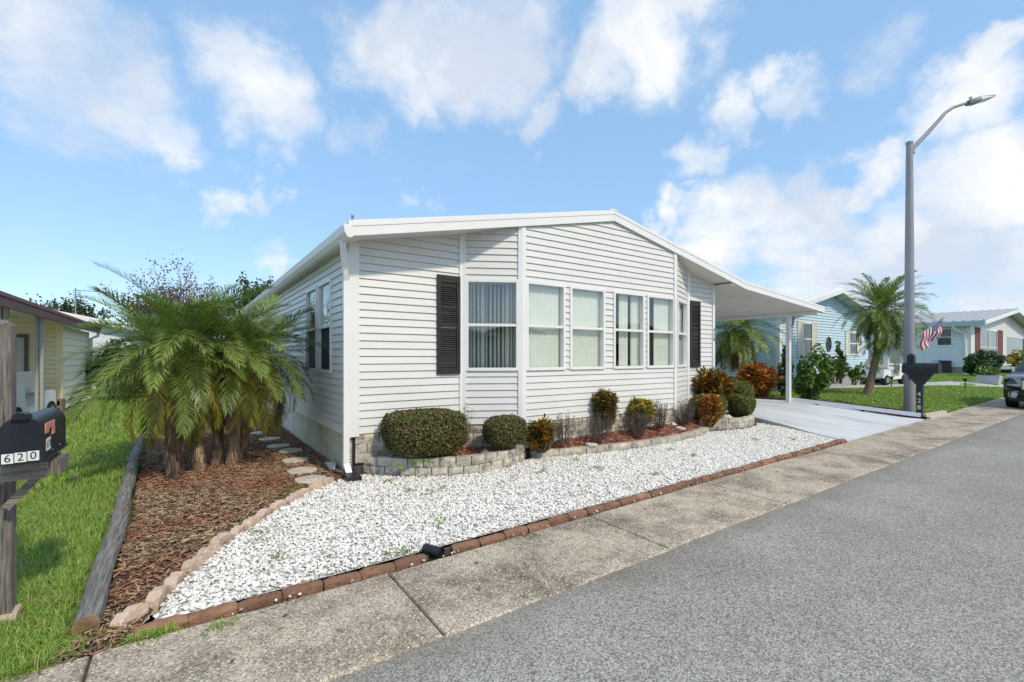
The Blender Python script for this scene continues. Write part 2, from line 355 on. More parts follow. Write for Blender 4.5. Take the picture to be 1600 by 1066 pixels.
M_BLOCK = mat('grey_tan_block', (.33, .295, .24), (.64, .585, .48), 9, .9, .9, 26, objrand=.16, c3=(.13, .12, .105), s3=7, c3lo=.52, c3hi=.72, detail=8)
M_JOINT = mat('dark_joint_and_gap', (.05, .045, .04), (.09, .08, .07), 20, .95)
M_BRICK = mat('edging_brick', (.20, .102, .062), (.34, .185, .112), 12, .85, .8, 45, objrand=.22, c3=(.10, .062, .046), s3=6, c3lo=.48, c3hi=.72, detail=8)
M_PINK = mat('pink_edging_stone', (.52, .385, .29), (.66, .50, .385), 9, .85, .5, 50, objrand=.12, c3=(.34, .25, .19), s3=6, c3lo=.55, c3hi=.75)
M_TIMBER = mat('weathered_timber', (.13, .12, .108), (.33, .31, .285), 7, .85, .9, 14, stretch=(9, .55, 9), detail=8, c3=(.08, .072, .062), s3=5, c3lo=.56, c3hi=.70)
M_TIMBEND = mat('timber_end_grain', (.33, .21, .10), (.16, .10, .055), 14, .9, .4, 60)
M_POSTW = mat('weathered_post', (.11, .095, .082), (.30, .265, .23), 7, .85, .9, 12, stretch=(12, 12, .6), detail=8, c3=(.05, .045, .04), s3=5, c3lo=.55, c3hi=.7)
M_ARMW = mat('weathered_arm', (.16, .14, .12), (.38, .34, .29), 8, .85, .8, 14, stretch=(.7, 12, 12), detail=8)
M_STEP = mat('stepping_stone', (.54, .48, .38), (.70, .64, .53), 8, .9, .5, 60, c3=(.34, .31, .25), s3=5, c3lo=.55, c3hi=.75)
M_ROCK = mat('pale_rock', (.42, .38, .33), (.66, .62, .56), 9, .9, .8, 20)
M_BLKPL = mat('black_plastic', (.014, .016, .020), (.022, .024, .028), 6, .42)
M_BOX = mat('black_mailbox_paint', (.010, .013, .020), (.020, .023, .032), 7, .38, .12, 30, c3=(.06, .06, .065), s3=14, c3lo=.66, c3hi=.8)
M_RED = mat('faded_red_flag', (.62, .18, .13), (.72, .30, .24), 20, .55)
M_TILE = mat('number_tile', (.78, .78, .76), (.68, .68, .66), 30, .5)
M_INK = mat('number_ink', (.012, .012, .014), rough=.5)
M_EMB = mat('embossed_letter', (.022, .024, .028), rough=.4)
M_GALV = mat('grey_steel', (.31, .315, .32), (.27, .275, .28), 3, .55, metal=.15)
M_LAMPH = mat('lamp_head_grey', (.16, .19, .21), rough=.4, metal=.3)
M_LENS = mat('lamp_lens', (.5, .52, .52), rough=.2)
M_BARK = mat('palm_trunk', (.13, .085, .055), (.30, .21, .14), 14, .95, .9, 30, stretch=(2.5, 2.5, .7), detail=8)
M_FIBRE = mat('palm_fibre', (.3, .2, .12), island=[(.17, .10, .06), (.30, .195, .12), (.42, .29, .19), (.24, .15, .09)], rough=.9)
M_FROND = mat('palm_frond', (.06, .13, .03), island=[(.14, .20, .04), (.21, .285, .055), (.28, .36, .075), (.17, .24, .05), (.38, .43, .12)], rough=.42, objrand=.28, transl=.24, spec=.55)
M_FROND2 = mat('young_palm_frond', (.1, .2, .04), island=[(.14, .22, .04), (.19, .29, .055), (.25, .34, .07)], rough=.42, objrand=.2, transl=.22, spec=.5)
M_FRONDY = mat('yellow_palm_frond', (.4, .3, .04), island=[(.30, .30, .035), (.50, .40, .05), (.20, .25, .04), (.12, .19, .035), (.50, .27, .045)], rough=.5, objrand=.2, transl=.25)
M_FRONDD = mat('dry_palm_frond', (.3, .18, .1), island=[(.26, .16, .09), (.38, .25, .15), (.20, .12, .075)], rough=.7, objrand=.2)
M_BOXW = mat('boxwood_leaf', (.08, .1, .02), c3=(.15, .10, .055), s3=5, c3lo=.50, c3hi=.68, island=[(.060, .075, .016), (.10, .115, .022), (.145, .15, .03), (.17, .16, .035), (.14, .095, .05), (.075, .085, .02)], rough=.5, transl=.15)
M_BOXW2 = mat('green_boxwood_leaf', (.1, .13, .03), island=[(.07, .095, .018), (.12, .15, .025), (.17, .195, .035), (.145, .165, .03)], rough=.5, transl=.15)
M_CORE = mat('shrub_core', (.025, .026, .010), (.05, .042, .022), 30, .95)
M_CROT_R = mat('croton_red_leaf', (.3, .08, .03), island=[(.07, .045, .02), (.07, .12, .025), (.45, .07, .02), (.85, .26, .035), (.16, .045, .025), (.12, .18, .03), (.80, .48, .05), (.09, .15, .03), (.10, .16, .03), (.08, .13, .025), (.14, .20, .035)], rough=.38, transl=.25)
M_CROT_Y = mat('croton_yellow_leaf', (.3, .2, .03), island=[(.06, .12, .02), (.12, .22, .03), (.75, .56, .04), (.35, .15, .03), (.85, .62, .06), (.09, .13, .025), (.22, .32, .04)], rough=.38, transl=.25)
M_CROT_O = mat('croton_orange_leaf', (.4, .15, .03), island=[(.72, .24, .03), (.08, .11, .022), (.80, .36, .05), (.10, .05, .025), (.66, .18, .03), (.07, .08, .022), (.90, .55, .14), (.90, .34, .05), (.20, .06, .03), (.13, .19, .03)], rough=.38, transl=.25)
M_GREENL = mat('glossy_green_leaf', (.08, .16, .03), island=[(.035, .085, .016), (.07, .15, .022), (.12, .22, .03), (.16, .26, .035), (.20, .26, .04)], rough=.35, transl=.22)
M_DKGREEN = mat('dark_green_leaf', (.03, .07, .02), island=[(.018, .045, .016), (.03, .07, .02), (.045, .10, .025), (.06, .12, .035)], rough=.5, transl=.12)
M_TREELF = mat('tree_leaf', (.04, .07, .02), island=[(.025, .045, .014), (.045, .075, .02), (.065, .10, .028), (.085, .125, .035)], rough=.6, transl=.2)
M_REDLF = mat('russet_tree_leaf', (.15, .07, .05), island=[(.13, .06, .045), (.20, .10, .07), (.09, .055, .04), (.12, .12, .05), (.24, .14, .10)], rough=.7, transl=.1)
M_TWIG = mat('dry_twig', (.14, .1, .08), island=[(.10, .075, .06), (.16, .12, .095), (.21, .16, .13), (.12, .11, .07)], rough=.9)
M_SPRIG = mat('faded_sprig', (.12, .09, .08), island=[(.085, .06, .055), (.13, .09, .085), (.10, .11, .06), (.16, .12, .10), (.075, .085, .045)], rough=.8)
M_WOODB = mat('branch_bark', (.09, .07, .055), (.17, .14, .11), 10, .95, .5, 30)
M_WEED = mat('weed_leaf', (.12, .25, .03), island=[(.09, .19, .02), (.15, .29, .03), (.22, .34, .05)], rough=.5, transl=.25)
M_BLUE = mat('blue_siding', (.51, .655, .735), (.55, .69, .77), 2, .5)
M_CREAMT = mat('cream_trim', (.74, .68, .60), rough=.5)
M_WHITEB = mat('offwhite_siding', (.70, .74, .78), (.74, .775, .81), 2, .5)
M_MAROON = mat('maroon_shutter', (.17, .045, .035), (.22, .06, .045), 8, .6)
M_DARKGL = mat('dark_window_pane', (.02, .035, .04), (.05, .08, .085), 1.3, .08, spec=.8)
M_CREAM = mat('cream_siding', (.86, .72, .44), (.90, .76, .48), 2, .55)
M_CREAM2 = mat('pale_cream_siding', (.84, .76, .56), (.88, .80, .60), 2, .55)
M_BROWNF = mat('brown_fascia', (.16, .055, .038), (.20, .075, .05), 4, .5)
M_GREYBLK = mat('tan_hollow_block', (.20, .14, .09), (.27, .19, .13), 12, .95, .5, 40)
M_GREYFND = mat('grey_foundation', (.28, .28, .27), (.36, .36, .35), 6, .9)
M_DKMETAL = mat('dark_bronze_metal', (.03, .03, .032), rough=.5)
M_CARP = mat('black_car_paint', (.012, .014, .017), rough=.12, spec=.9)
M_CHROME = mat('bright_metal', (.65, .66, .68), rough=.15, metal=1)
M_RUB = mat('tyre_rubber', (.015, .015, .016), rough=.8)
M_LAMPGL = mat('headlight_lens', (.45, .47, .50), rough=.08, spec=.9)
M_CARGL = mat('car_glass', (.03, .04, .045), rough=.05, spec=.9)
M_CARTW = mat('white_cart_body', (.78, .78, .77), rough=.3)
M_STAR = mat('red_star_decal', (.38, .05, .09), rough=.4)
M_PLANT = mat('grey_planter_box', (.42, .46, .48), (.48, .52, .54), 6, .6)
M_RAIL = mat('white_rail', (.76, .77, .80), (.70, .71, .73), 4, .5, c3=(.45, .44, .42), s3=5, c3lo=.62, c3hi=.8)

# ------------------------------------------------------------------ the setting: ground, road, pavement, driveway
def structure(name, mb_or_me, m, label=None, parent=None):
    me = mb_or_me.mesh(name) if isinstance(mb_or_me, MB) else mb_or_me
    o = link(name, me, m, parent)
    if parent is None: o['kind'] = 'structure'
    if label: o['label'] = label
    return o
def y_edge(x): return 2.335 + .0115*min(max(x, -60), 17)
def y_in(x): return 3.225 + .030*min(max(x-1, 0), 30)
structure('ground', MB().face([(-400, -400, -.12), (500, -400, -.12), (500, 500, -.12), (-400, 500, -.12)]), M_GROUND, 'grass covered ground reaching to the horizon')
XR = [-150, -20, -6, -3, 0, 3, 6, 9, 12, 15, 18, 25, 60, 160]
rd = MB()
for a, b in zip(XR, XR[1:]): rd.face([(a, -5.5, -.006), (b, -5.5, -.006), (b, y_edge(b)+.05, -.006), (a, y_edge(a)+.05, -.006)])
structure('road', rd, M_ASPH, 'grey asphalt street with coarse aggregate')
sb_ = MB()
for a, b in zip(XR, XR[1:]):
    q = [(a, y_edge(a)+.02), (b, y_edge(b)+.02), (b, y_in(b)), (a, y_in(a))]; sb_.hull([(x, y, -.1) for x, y in q], [(x, y, -.004) for x, y in q])
side = structure('sidewalk', sb_, M_JOINT, 'shell aggregate concrete strip between road and yards')
jx = [-8.6, -6.5, -4.45, -2.4, -.40, 1.18, 3.20, 5.19, 7.36, 9.5] + [9.5+2.08*k for k in range(1, 16)]
for a, b in zip(jx, jx[1:]):
    g = .007; a2, b2 = a+g, b-g; n = 6
    lo, hi = [], []
    xs = [a2+(b2-a2)*k/n for k in range(n+1)]
    front = [(x, y_edge(x)+random.uniform(-.012, .012)) for x in xs]; back = [(x, y_in(x)+random.uniform(-.006, .006)) for x in xs[::-1]]
    dz = random.uniform(-.004, .004)
    loop = front+back
    sl = MB(); e = .012
    cxy = np.mean(np.array(loop), 0)
    hi = [(x+(cxy[0]-x)*e*.6, y+(cxy[1]-y)*.028, (.006 if y < 2.9 else .018)+dz) for x, y in loop]
    mid_ = [(x, y, -.006+dz+(.0 if y < 2.9 else .012)) for x, y in loop]
    sl.hull([(x, y, -.08) for x, y in loop], mid_); sl.f.pop(1); nb = len(loop); i0 = nb; i1 = len(sl.v); sl.v += hi
    for k in range(nb): sl.f.append([i0+k, i0+(k+1) % nb, i1+(k+1) % nb, i1+k])
    for k in range(n): sl.f.append([i1+k, i1+k+1, i1+nb-2-k, i1+nb-1-k])
    structure('slab', sl, M_CONC, parent=side)
for x0, y0, x1, y1, n, m, nm, lb in ((-90, 3.24, -.52, 70, 1, M_LAWN, 'lawn', 'green lawn on the left beside the timber edging'),):
    structure(nm, MB().face([(x0, y0, -.012), (x1, y0, -.012), (x1-.12, y1, -.012), (x0, y1, -.012)]), m, lb)
# right hand lawn as a gently rising grid
xs = np.concatenate([np.linspace(14.6, 26, 36), np.linspace(27, 60, 24), np.linspace(66, 170, 10)]); vs = np.concatenate([np.linspace(0, .12, 22), np.linspace(.14, 1, 16)])
V = []; 
for x in xs:
    for v in vs:
        y = y_in(x)+.02 + v*60; V.append((x, y, float(gz(x, y))-.012))
nv = len(vs); F = [(i*nv+j, (i+1)*nv+j, (i+1)*nv+j+1, i*nv+j+1) for i in range(len(xs)-1) for j in range(nv-1)]
structure('lawn', np_mesh('lawn', V, F), M_LAWN, 'green lawn on the right in front of the neighbouring houses')
# driveway: painted slabs rising to the carport
drv_l = [(9.93, 3.52), (10.3, 4.2), (10.72, 5.0), (10.9, 5.6), (10.95, 6.4), (10.05, 6.6), (9.9, 8.5), (9.9, 18.0)]
def dlx(y):
    for (xa, ya), (xb, yb) in zip(drv_l, drv_l[1:]):
        if ya <= y <= yb: return xa+(xb-xa)*(y-ya)/(yb-ya)
    return 9.9
dm = MB(); ys = list(np.linspace(3.52, 6.5, 12))+[7.5, 8.5, 13.0, 18.0]
base = MB(); prev = None
for a, b in zip(ys, ys[1:]):
    for k in range(8):
        pts = []
        for (y, t) in ((a, k/8), (a, (k+1)/8), (b, (k+1)/8), (b, k/8)):
            x0, x1 = dlx(y), (14.92 if y < 6.6 else 14.75); x = x0+(x1-x0)*t; yy = y + (.14*(x-9.93)/5 if y < 3.6 else 0)
            pts.append((x, yy, float(gz(x, yy))+.020))
        dm.face(pts)
me = dm.mesh('driveway')
import bmesh
bm = bmesh.new(); bm.from_mesh(me); bmesh.ops.remove_doubles(bm, verts=bm.verts, dist=1e-4)
ex = bmesh.ops.extrude_face_region(bm, geom=list(bm.faces)); bmesh.ops.translate(bm, verts=[v for v in ex['geom'] if isinstance(v, bmesh.types.BMVert)], vec=(0, 0, -.15)); bmesh.ops.recalc_face_normals(bm, faces=bm.faces); bm.to_mesh(me); bm.free()
structure('driveway', me, M_DRIVE, 'pale blue grey painted concrete driveway under the carport')
# neighbours' pale concrete path across the far lawn
pm = MB()
pp = [(18.6, 9.6), (21.5, 8.6), (24.5, 7.6), (28, 6.4), (31, 5.2), (33, 4.3)]
for (xa, ya), (xb, yb) in zip(pp, pp[1:]):
    q = [(xa, ya), (xb, yb), (xb+1.1, yb+1.6), (xa+.6, ya+1.5)]
    pm.face([(x, y, float(gz(x, y))+.012) for x, y in q])
structure('footpath', pm, M_CONC2, 'pale concrete path crossing the far lawn')

# ------------------------------------------------------------------ paths and block courses
def resample(path, n):
    p = np.array(path, float); d = np.r_[0, np.cumsum(np.linalg.norm(np.diff(p, axis=0), axis=1))]; t = np.linspace(0, d[-1], n)
    return np.stack([np.interp(t, d, p[:, k]) for k in range(p.shape[1])], 1)
def smooth_path(path, n=60):
    p = resample(path, n)
    for _ in range(4): p[1:-1] = (p[:-2]+2*p[1:-1]+p[2:])/4
    return resample(p, n)
def rough_block(name, l, d, h, amp, seed, bev=.006):
    """split-face block: bevelled box with a dressed, uneven front"""
    r = random.Random(seed); nx, nz = 4, 3; mb = MB(); V = {}
    def P(i, j, back):
        x = -l/2+l*i/nx; z = h*j/nz
        e = 0 if (i in (0, nx) or j in (0, nz)) else 1
        if back: return (x, d/2, z)
        return (x+(r.uniform(-amp, amp)*.6), -d/2 + (r.uniform(-amp, amp*.6)-amp*.7 if e else bev*.9+r.uniform(-amp, amp)*.25), z+(r.uniform(-amp, amp)*.4))
    G_ = [[P(i, j, 0) for j in range(nz+1)] for i in range(nx+1)]
    v = [p for row in G_ for p in row]; idx = lambda i, j: i*(nz+1)+j
    f = [(idx(i, j), idx(i+1, j), idx(i+1, j+1), idx(i, j+1)) for i in range(nx) for j in range(nz)]
    b0 = len(v)
    v += [(-l/2, d/2, 0), (l/2, d/2, 0), (l/2, d/2, h), (-l/2, d/2, h)]
    f += [(b0, b0+3, b0+2, b0+1)]
    f += [tuple([b0, b0+1]+[idx(i, 0) for i in range(nx, -1, -1)])]
    f += [tuple([b0+3]+[idx(i, nz) for i in range(0, nx+1)]+[b0+2])]
    f += [tuple([b0]+[idx(0, j) for j in range(0, nz+1)]+[b0+3])]
    f += [tuple([b0+1, b0+2]+[idx(nx, j) for j in range(nz, -1, -1)])]
    me = bpy.data.meshes.new(name); me.from_pydata(v, [], f); me.update(); return me
def course(parent, path, z, l, meshes, mat_, name, phase=0, gap=.006, inset=0, jit=.004, zf=None, tilt=.0, yawj=.01, zj=0):
    p = smooth_path(path, 200) if len(path) > 2 else resample(path, 50)
    d = np.r_[0, np.cumsum(np.linalg.norm(np.diff(p, axis=0), axis=1))]; tot = d[-1]
    n = max(1, round((tot)/l)); L = tot/n; k = -phase; out = []
    while k < n-.02:
        a, b = max(0, k*L), min(tot, (k+1)*L)
        if b-a > .3*L:
            A = np.array([np.interp(a, d, p[:, i]) for i in (0, 1)]); B = np.array([np.interp(b, d, p[:, i]) for i in (0, 1)]); c = (A+B)/2; t = B-A; ln = np.linalg.norm(t); t /= ln; nrm = np.array([-t[1], t[0]])
            c = c + nrm*(inset + random.uniform(-jit, jit)); ml = meshes[random.randrange(len(meshes))]
            zz_ = z + (zf(c[0]) if zf else 0) + random.uniform(-zj, zj)
            out.append(link(name, ml[0], mat_, parent, loc=(c[0], c[1], zz_), rot=(random.uniform(-tilt, tilt), random.uniform(-tilt, tilt), math.atan2(t[1], t[0])+random.uniform(-yawj, yawj)), scale=((ln-gap)/ml[1], 1, 1)))
        k += 1
    return out

# ------------------------------------------------------------------ the white house
XL, XRt, YF, YC, YB = 1.756, 9.85, 6.15, 5.725, 18.0
RX, RZ = 6.13, 3.92
def zb(x): return 2.995+.2055*(x-1.63) if x < RX else RZ-.195*(x-RX)
house = thing('house', (XL, YF, 0), 'white vinyl sided house with black shutters, bay windows and attached carport', 'house')
def rect_sub(rects, hole):
    out = []
    for (a, b, c, d) in rects:       # s0,z0,s1,z1
        ha, hb, hc, hd = hole
        if hc <= a or ha >= c or hd <= b or hb >= d: out.append((a, b, c, d)); continue
        if ha > a: out.append((a, b, ha, d))
        if hc < c: out.append((hc, b, c, d))
        m0, m1 = max(a, ha), min(c, hc)
        if hb > b: out.append((m0, b, m1, hb))
        if hd < d: out.append((m0, hd, m1, d))
    return out
def clip(poly, a, b):   # keep z <= a + b s
    out = []
    for i in range(len(poly)):
        p, q = poly[i], poly[(i+1) % len(poly)]; fp, fq = a+b*p[0]-p[1], a+b*q[0]-q[1]
        if fp >= 0: out.append(p)
        if (fp >= 0) != (fq >= 0): t = fp/(fp-fq); out.append((p[0]+t*(q[0]-p[0]), p[1]+t*(q[1]-p[1])))
    return out
def wall_panel(root, P0, P1, z0, z1, halfs, holes, mat_, cm=.1016, joined=False, back=True, backmat=None, pname='siding_plank', lap=.021, groove=.0045):
    P0, P1 = Vector((*P0, 0)), Vector((*P1, 0)); D = P1-P0; L = D.length; D.normalize(); NO = Vector((D.y, -D.x, 0))
    def P(s, z, o): q = P0+D*s+NO*o; return (q.x, q.y, z)
    holder = root
    if back:
        bk = MB(); rs = [(0, z0, L, z1)]
        for h in holes: rs = rect_sub(rs, h)
        for (a, b, c, d) in rs:
            pl = [(a, b), (c, b), (c, d), (a, d)]
            for hf in halfs: pl = clip(pl, *hf)
            if len(pl) > 2: bk.hull([P(s, z, -.03) for s, z in pl], [P(s, z, -.012) for s, z in pl])
        holder = part('wall', bk, backmat or M_WALLB, root)
    n = math.ceil((z1-z0)/cm); allm = MB()
    for i in range(n):
        zl, zh = z0+i*cm, min(z0+(i+1)*cm, z1)-groove; rs = [(0, zl, L, zh)]
        for h in holes: rs = rect_sub(rs, h)
        mb = allm if joined else MB()
        cnt = 0
        off = lambda z: lap-(lap-.002)*(z-zl)/cm
        for (a, b, c, d) in rs:
            pl = [(a, b), (c, b), (c, d), (a, d)]
            for hf in halfs: pl = clip(pl, *hf)
            if len(pl) < 3: continue
            if not joined: mb = MB()
            mb.face([P(s, z, off(z)) for s, z in pl])
            hi_ = [q for q in pl if abs(q[1]-zh) < 1e-6]
            if len(hi_) == 2:
                s0, s1 = sorted((hi_[0][0], hi_[1][0])); mb.face([P(s0, zh, off(zh)), P(s1, zh, off(zh)), P(s1, zh, -.011), P(s0, zh, -.011)])
            lo = [q for q in pl if abs(q[1]-zl) < 1e-6]
            if len(lo) == 2:
                s0, s1 = sorted((lo[0][0], lo[1][0]))
                mb.face([P(s0, zl, lap), P(s0, zl, -.011), P(s1, zl, -.011), P(s1, zl, lap)])
            if not joined: part(pname, mb, mat_, holder)
    if joined: part('siding', allm, mat_, holder, kind='stuff')
    return holder
def on_panel(P0, P1):
    P0, P1 = Vector((*P0, 0)), Vector((*P1, 0)); D = (P1-P0).normalized(); NO = Vector((D.y, -D.x, 0))
    return lambda s, z, o: tuple(P0+D*s+NO*o+Vector((0, 0, z)))
def pbox(mb, P, s0, s1, z0, z1, o0, o1):
    return mb.hull([P(s0, z0, o0), P(s1, z0, o0), P(s1, z0, o1), P(s0, z0, o1)], [P(s0, z1, o0), P(s1, z1, o0), P(s1, z1, o1), P(s0, z1, o1)])
def frame_mb(P, s0, s1, z0, z1, w=.045, o0=-.05, o1=.034, rail=None, rw=.04):
    mb = MB()
    pbox(mb, P, s0, s0+w, z0, z1, o0, o1); pbox(mb, P, s1-w, s1, z0, z1, o0, o1)
    pbox(mb, P, s0+w, s1-w, z1-w, z1, o0, o1-.002); pbox(mb, P, s0+w, s1-w, z0, z0+w, o0, o1+.006)
    if rail: pbox(mb, P, s0+w, s1-w, rail-rw/2, rail+rw/2, o0, o1-.008)
    return mb
def curtain(P, s0, s1, z0, z1, o, pitch, amp, seed, gaps=()):
    r = random.Random(seed); n = int((s1-s0)/.012); mb = MB(); ph = r.uniform(0, 6)
    cols = []
    for i in range(n+1):
        s = s0+(s1-s0)*i/n; a = amp*(math.sin(s/pitch*6.28+ph+.8*math.sin(s*7+seed)))
        cols.append((s, o+a))
    for (sa, oa), (sb, ob) in zip(cols, cols[1:]):
        if any(g0 < (sa+sb)/2-s0 < g1 for g0, g1 in gaps): continue
        mb.face([P(sa, z0, oa), P(sb, z0, ob), P(sb, z1, ob), P(sa, z1, oa)])
    mb.sm = True
    me = mb.mesh('curtain', False)
    b2 = bmesh.new(); b2.from_mesh(me); bmesh.ops.remove_doubles(b2, verts=b2.verts, dist=1e-5); b2.to_mesh(me); b2.free(); smooth_by_angle(me, 80)
    return me
def window(root, P0, P1, s0, s1, z0, z1, fill, seed=0, lower='glass'):
    P = on_panel(P0, P1); zm = (z0+z1)/2+.0
    w = part('window', frame_mb(P, s0, s1, z0, z1, rail=zm), M_TRIM, root, smooth=False)
    for a, b, o, kind in ((zm+.018, z1-.04, -.004, 'glass'), (z0+.04, zm-.018, -.016, lower)):
        g = MB(); pbox(g, P, s0+.04, s1-.04, a, b, o-.004, o)
        part('pane' if kind == 'glass' else 'insect_screen', g, M_GLASS if kind == 'glass' else M_SCREEN, w)
    if fill == 'curtain': link('curtain', curtain(P, s0-.03, s1+.06, z0+.01, z1-.03, -.085, .062, .013, seed), M_CURT, w)
    elif fill == 'parted':
        W = s1-s0; link('curtain', curtain(P, s0-.03, s1+.06, z0+.01, z1-.03, -.085, .06, .014, seed, gaps=((W*.0, W*.05), (W*.10, W*.15), (W*.19, W*.32), (W*.62, W*.74))), M_CURT, w)
    elif fill == 'slit':
        W = s1-s0; link('curtain', curtain(P, s0-.03, s1+.06, z0+.01, z1-.03, -.085, .062, .014, seed, gaps=((W*.30, W*.42),)), M_CURT, w)
    elif fill == 'blind':
        r = random.Random(seed); s = s0+.07
        while s < s1-.05:
            hw = .043; a = R_(r.choice([66, 70, 62, 72, 52, 68])); c, sn = math.cos(a)*hw, math.sin(a)*hw
            mb = MB(); mb.hull([P(s-c, z0+.03, -.12-sn), P(s+c, z0+.03, -.12+sn), P(s+c, z0+.03, -.1215+sn-.001), P(s-c, z0+.03, -.1215-sn-.001)], [P(s-c, z1-.05, -.12-sn), P(s+c, z1-.05, -.12+sn), P(s+c, z1-.05, -.1215+sn-.001), P(s-c, z1-.05, -.1215-sn-.001)])
            part('blind_slat', mb, M_BLIND, w); s += .062*r.uniform(.92, 1.1)
        hb = MB(); pbox(hb, P, s0+.03, s1-.03, z1-.05, z1-.02, -.16, -.09); part('blind_rail', hb, M_BLIND, w)
    elif fill == 'shade':
        link('curtain', curtain(P, s0+.02, s1-.02, z0+.01, z1-.03, -.16, .09, .006, seed), M_CURT, w)
    return w
Z0 = .548; ZT = 4.2
B0, B1, B2, B3 = (3.379, YF), (4.17, YC), (7.89, YC), (8.89, YF)
def halfs_for(P0, P1):
    L = math.dist(P0, P1); out = []
    for (xa, xb) in ((1, 2), (8, 9)):
        k = (zb(xb)-zb(xa))/(xb-xa); c = zb(xa)-k*xa; dx = (P1[0]-P0[0])/L
        out.append((c+k*P0[0]+.03, k*dx))
    return out
WZ0, WZ1 = 1.345, 2.715
front = [((XL, YF), B0, []), (B0, B1, [(.05, .855)]), (B1, B2, [(.06, .85), (.95, 1.755), (1.965, 2.785), (2.86, 3.675)]), (B2, B3, [(.14, .98)]), (B3, (XRt, YF), [])]
fills = {1: ['blind'], 2: ['curtain', 'curtain', 'parted', 'slit'], 3: ['curtain']}
for i, (p, q, ws) in enumerate(front):
    wall_panel(house, p, q, Z0, ZT, halfs_for(p, q), [(a+.01, WZ0+.01, b-.01, WZ1-.01) for a, b in ws], M_SIDING)
    for k, (a, b) in enumerate(ws): window(house, p, q, a, b, WZ0, WZ1, fills[i][k], seed=i*5+k)
# left side wall with a pair of narrow windows
Lp0, Lp1 = (XL, YB), (XL, YF)
lw = [(YB-8.80, YB-8.00), (YB-7.89, YB-7.09)]
wall_panel(house, Lp0, Lp1, Z0, 3.06, [], [(a+.01, 1.325, b-.01, 2.695) for a, b in lw], M_SIDING)
for k, (a, b) in enumerate(lw): window(house, Lp0, Lp1, a, b, 1.315, 2.705, 'shade', seed=40+k, lower='screen')
mb = MB(); P = on_panel(Lp0, Lp1); pbox(mb, P, 0, YB-YF-.01, Z0-.05, Z0+.075, -.01, .024); part('starter_trim', mb, M_TRIM, house)
bw = MB(); bw.box(XL, YB, .3, XRt, YB+.05, 3.0); bw.face([(XL, YB+.03, 3), (XRt, YB+.03, 3), (RX, YB+.03, 3.95)]); part('back_wall', bw, M_SIDING, house)
wall_panel(house, (XRt, YF), (XRt, YB), .2, 3.1, [], [], M_SIDING, joined=True)
inn = MB(); inn.box(XL+.04, YF+.08, .50, XRt-.04, YB-.05, .56); part('floor', inn, M_ROOM, house)
inn = MB(); inn.box(XL+.04, 8.9, .56, XRt-.04, 8.95, 3.0); inn.face([(B1[0], YC+.05, .55), (B2[0], YC+.05, .55), (B3[0], YF+.1, .55), (B0[0], YF+.1, .55)]); part('inner_wall', inn, M_ROOM, house)
inn = MB(); inn.face([(XL+.04, YF+.05, 2.93), (B0[0]+.05, YF+.05, 2.93), (B1[0], YC+.05, 2.93), (B2[0], YC+.05, 2.93), (B3[0]-.05, YF+.05, 2.93), (XRt-.04, YF+.05, 2.93), (XRt-.04, 8.9, 2.93), (XL+.04, 8.9, 2.93)]); part('inner_ceiling', inn, M_ROOM, house)
# corner posts
def vpost(x, y, ang, w, d, z0, z1, name='corner_post'):
    t = Vector((math.cos(ang), math.sin(ang), 0)); n = Vector((-t.y, t.x, 0))
    part(name, MB().obox((x, y, (z0+z1)/2), t*w/2, n*d/2, (0, 0, (z1-z0)/2)), M_TRIM, house)
zl = Z0-.03
part('corner_post', MB().hull([(XL-.034, YF-.034, zl), (XL+.092, YF-.034, zl), (XL+.092, YF+.01, zl), (XL+.01, YF+.01, zl), (XL+.01, YF+.10, zl), (XL-.034, YF+.10, zl)],
                              [(XL-.034, YF-.034, 3.03), (XL+.092, YF-.034, 3.03), (XL+.092, YF+.01, 3.03), (XL+.01, YF+.01, 3.03), (XL+.01, YF+.10, 3.03), (XL-.034, YF+.10, 3.03)]), M_TRIM, house)
for (x, y), a0, a1 in ((B0, 0, -28.2), (B1, -28.2, 0), (B2, 0, 23), (B3, 23, 0)):
    outward = -1
    pts = []
    for a in (a0, a1):
        pass
    d0 = Vector((math.cos(R_(a0)), math.sin(R_(a0)))); d1 = Vector((math.cos(R_(a1)), math.sin(R_(a1))))
    n0 = Vector((d0.y, -d0.x)); n1 = Vector((d1.y, -d1.x)); c = Vector((x, y)); bis = (n0+n1).normalized(); k = .034/bis.dot(n0)
    q = [c-d0*.058+n0*.034, c+bis*k, c+d1*.058+n1*.034, c+d1*.058-n1*.004, c-bis*.004, c-d0*.058-n0*.004]
    part('corner_post', MB().hull([(p.x, p.y, zl) for p in q], [(p.x, p.y, min(zb(p.x), zb(x))+.02) for p in q]), M_TRIM, house)
vpost(XRt+.005, YF-.005, 0, .075, .07, .3, zb(XRt)+.01)
